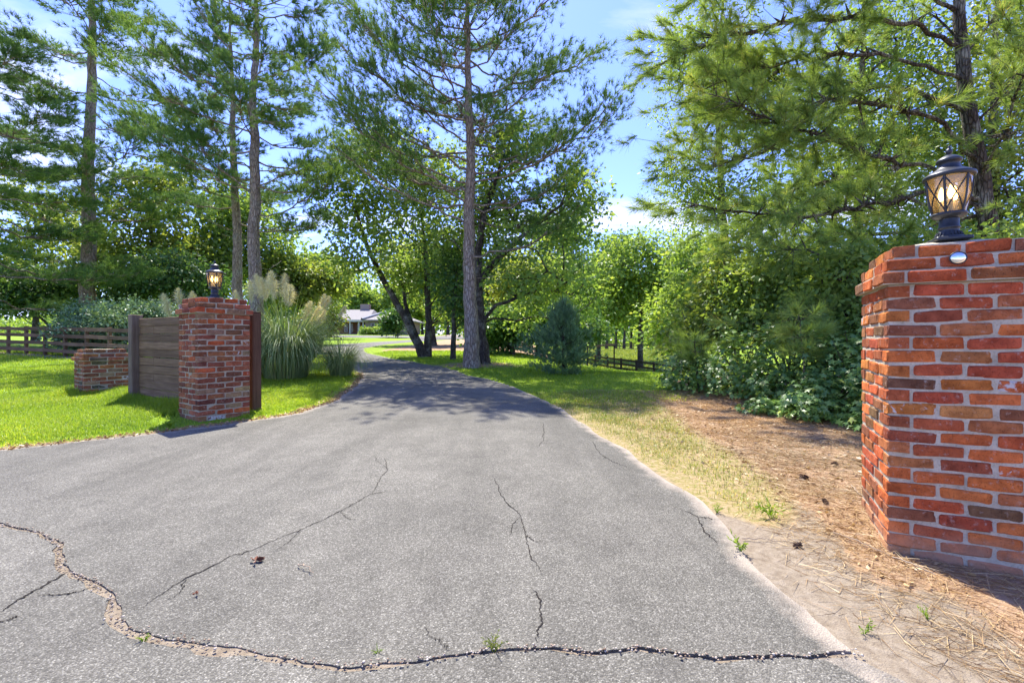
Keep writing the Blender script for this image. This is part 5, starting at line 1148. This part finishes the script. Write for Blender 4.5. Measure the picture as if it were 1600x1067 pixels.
def leaf_litter():
    rng = np.random.default_rng(806); n = 5200; x, y = scatter(n, 1.2, 5.5, 2.2, 9.2, rng); rx = np.interp(y, Redge[:, 1], Redge[:, 0]); ok = (x-rx > 0.55) & ~((np.abs((x-topR[0])*aR[0]+(y-topR[1])*aR[1]) < 0.36) & (np.abs(-(x-topR[0])*aR[1]+(y-topR[1])*aR[0]) < 0.36)); x, y = x[ok], y[ok]; m = len(x)
    a_ = rng.random(m)*2*pi; D = np.stack([np.cos(a_), np.sin(a_), rng.normal(0.05, 0.12, m)], 1); V, Fc, r_ = leaves(np.stack([x, y, gtop(x, y)+0.012], 1), D, rng.uniform(0.02, 0.055, m), rng, 0.5, 0.12)
    return link('leaf_litter', mesh_np('leaf_litter', V, Fc, M['straw'], np.clip(r_*0.8+0.2, 0, 1)))
tag(leaf_litter(), 'dry brown fallen leaves strewn over the pine straw', 'leaf litter', kind='stuff')
def edge_litter():
    rng = np.random.default_rng(809); n = 2600; i = rng.integers(0, 150, n); p = Ledge[i]+np.stack([-np.abs(rng.normal(0.02, .10, n)), rng.normal(0, .06, n)], 1); a_ = rng.random(n)*2*pi; D = np.stack([np.cos(a_), np.sin(a_), rng.normal(.08, .15, n)], 1)
    x, y = p[:, 0], p[:, 1]; V, Fc, r_ = leaves(np.stack([x, y, np.maximum(gtop(x, y), g(x, y))+.014], 1), D, rng.uniform(.015, .06, n), rng, .5, .15)
    return link('leaf_litter', mesh_np('leaf_litter', V, Fc, M['straw'], np.clip(r_*.7, 0, 1)))
tag(edge_litter(), 'brown leaf litter gathered along the lawn edge of the asphalt', 'leaf litter', kind='stuff')
# sand, grit and debris lying in the open joint between road and driveway
def grit():
    rng = np.random.default_rng(807); n = 2600; t = rng.random(n); q = interp_poly(Ck, t); q2 = interp_poly(ck_lo, t); u = rng.random((n, 1)); p = q*(1-u)+q2*u+rng.normal(0, .006, (n, 2))
    parts = []; s_ = rng.uniform(0.003, 0.008, n); V = []; Fc = []
    oct_ = np.array([[1, 0, 0], [-1, 0, 0], [0, 1, 0], [0, -1, 0], [0, 0, .7], [0, 0, -.7]]); of = np.array([[0, 2, 4], [2, 1, 4], [1, 3, 4], [3, 0, 4], [2, 0, 5], [1, 2, 5], [3, 1, 5], [0, 3, 5]])
    z = gtop(p[:, 0], p[:, 1])+0.012+0.012*rng.random(n); V = (np.stack([p[:, 0], p[:, 1], z], 1)[:, None]+oct_[None]*s_[:, None, None]*rng.uniform(.6, 1.3, (n, 6, 1))).reshape(-1, 3)
    Fc = (np.arange(n)[:, None, None]*6+of[None]).reshape(-1, 3); gm = NT('grit'); gm.principled(gm.ramp(gm.attr('rnd'), [(0, (0.16, 0.10, 0.06)), (.5, (0.36, 0.28, 0.2)), (1, (0.5, 0.44, 0.36))]), .95)
    return link('joint_grit', mesh_np('joint_grit', V, Fc, gm.m, np.repeat(rng.random(n), 6)))
tag(grit(), 'sandy grit filling the wide crack across the asphalt', 'grit', kind='stuff')

def weed(px, py, h, n, label, seed, mat='grass', group='small weeds'):
    rng = np.random.default_rng(seed); x, y = on_ground(px, py); z = float(gtop(x, y)); root = empty('weed', (x, y, z)); tag(root, label, 'weed', group)
    st = []; Ps = []; Ds = []
    for k in range(n):
        a_ = rng.random()*2*pi; ln = h*rng.uniform(.6, 1.2); e = np.array([cos(a_)*ln*.7, sin(a_)*ln*.7, ln*.7]); mid = e*np.array([.4, .4, .65]); st.append(tube([(0, 0, -0.01), mid, e], [.0022, .0016, .0008], 4))
        for u in np.linspace(.25, 1, 7): p = mid*min(1, u*2)*1.0 if u < .5 else mid+(e-mid)*(u-.5)*2; Ps.append(p); Ds.append(rng.normal(0, .6, 3)+np.array([cos(a_)*.5, sin(a_)*.5, .5]))
    V, Fc = cat(st); link('stems', mesh_np('stems', V, Fc, M[mat], np.full(len(V), .3)), root)
    V, Fc, r_ = leaves(np.array(Ps), np.array(Ds), h*.28, rng, .3); link('leaves', mesh_np('leaves', V, Fc, M[mat], r_*.6), root)
weed(1158, 862, .10, 7, 'green weed sprouting from the sand at the asphalt edge', 901)
weed(1205, 812, .13, 9, 'taller green weed at the end of the dry grass verge', 902)
weed(1120, 800, .06, 8, 'low weed on the sand beside the cracked asphalt rim', 903)
weed(772, 1016, .06, 8, 'pale grass tuft growing in the wide asphalt crack', 904, 'grass_dry')
weed(225, 1000, .035, 7, 'tiny weed in the bend of the wide asphalt crack', 905)
weed(1350, 990, .06, 4, 'thin sprout in the sand below the orange red pillar', 906)
weed(265, 668, .10, 26, 'leafy green weed clump at the shaded foot of the dark red pillar', 907)
weed(405, 650, .10, 10, 'green weed at the foot of the brown post', 908)
weed(590, 1020, .03, 4, 'speck of weed in the front crack', 909)
weed(1450, 968, .05, 5, 'small sprout in the pine straw near the pillar foot', 910)

def cone(px, py, s_, label, seed, rx=1.3):
    rng = np.random.default_rng(seed); x, y = on_ground(px, py); z = float(max(gtop(x, y), g(x, y))); root = empty('pine_cone', (x, y, z+0.022*s_)); tag(root, label, 'pine cone', 'fallen pine cones'); root.rotation_euler = (rx, 0, rng.random()*6)
    cm = M.setdefault('cone', simple('brown cone scale', (0.085, 0.05, 0.032), .85)); V, Fc = lathe([(.001, -.035*s_), (.012*s_, -.03*s_), (.014*s_, 0), (.008*s_, .035*s_), (.001, .042*s_)], 10); link('core', mesh_np('core', V, Fc, cm), root)
    P, D = [], []
    for k in range(58):
        t = k/57; a_ = k*2.4; r_ = (.012+.004*sin(t*pi))*s_; P.append((r_*cos(a_)*.6, r_*sin(a_)*.6, (-.033+.07*t)*s_)); D.append((cos(a_), sin(a_), .5))
    V, Fc, _ = leaves(np.array(P), np.array(D), .022*s_*np.ones(58), rng, .75, .2); link('scales', mesh_np('scales', V, Fc, cm), root)
cone(1257, 749, 0.90, 'dark open pine cone lying on the straw', 951); cone(1303, 728, 0.72, 'pine cone on the straw near the thicket side', 952); cone(1245, 857, 0.65, 'worn pine cone on the sandy straw', 953)
cone(1290, 795, 0.65, 'pine cone half buried in straw left of the pillar', 954)
cone(1140, 640, 0.65, 'pine cone at the shaded foot of the thicket', 955)
lm = M.setdefault('deadleaf', simple('dead brown leaf', (0.16, 0.055, 0.025), .8))
def dead_leaf(px, py, s_, label, seed):
    rng = np.random.default_rng(seed); x, y = on_ground(px, py); n = 7; P = np.zeros((n, 3))+np.array([0, 0, .006]); a_ = rng.random(n)*6; D = np.stack([np.cos(a_), np.sin(a_), .35*rng.random(n)], 1)
    V, Fc, _ = leaves(P, D, s_*rng.uniform(.7, 1.1, n), rng, .6, .4); V[:, 2] = np.maximum(V[:, 2], 0.002); o = link('dead_leaf', mesh_np('dead_leaf', V, Fc, lm), None, (x, y, gz(x, y)+.013)); tag(o, label, 'leaf')
dead_leaf(400, 880, .045, 'curled reddish brown dead leaf on the asphalt', 961); dead_leaf(306, 932, .02, 'tiny dead leaf beside the long hairline crack', 962)
def twig(px0, py0, px1, py1, r_, label):
    a_, b_ = on_ground(px0, py0), on_ground(px1, py1); n = 10; t = np.linspace(0, 1, n); P = np.stack([a_[0]+(b_[0]-a_[0])*t, a_[1]+(b_[1]-a_[1])*t, 0*t], 1); P[1:-1, :2] += RNG.normal(0, .006, (n-2, 2)); P[:, 2] = np.maximum(gtop(P[:, 0], P[:, 1]), g(P[:, 0], P[:, 1])+.008)+r_+.006+.01*np.sin(t*pi)
    V, Fc = tube(P, np.linspace(r_, r_*.5, n), 5); tag(link('twig', mesh_np('twig', V, Fc, M['twig'], smooth=True)), label, 'twig')
M['twig'] = simple('dry twig', (0.34, 0.26, 0.18), .9)
twig(466, 886, 490, 899, .0035, 'short dry twig lying on the asphalt'); twig(1395, 875, 1462, 903, .005, 'pale stick against the foot of the orange red pillar'); twig(1300, 835, 1390, 872, .004, 'long thin stick on the straw left of the pillar')
twig(1205, 525, 1228, 548, .004, 'bare stick in the star leaved thicket') if False else None
twig(1330, 760, 1350, 790, .004, 'thin stick leaning by the pillar side'); twig(1160, 845, 1215, 850, .0035, 'thin dark stick on the sand strip')
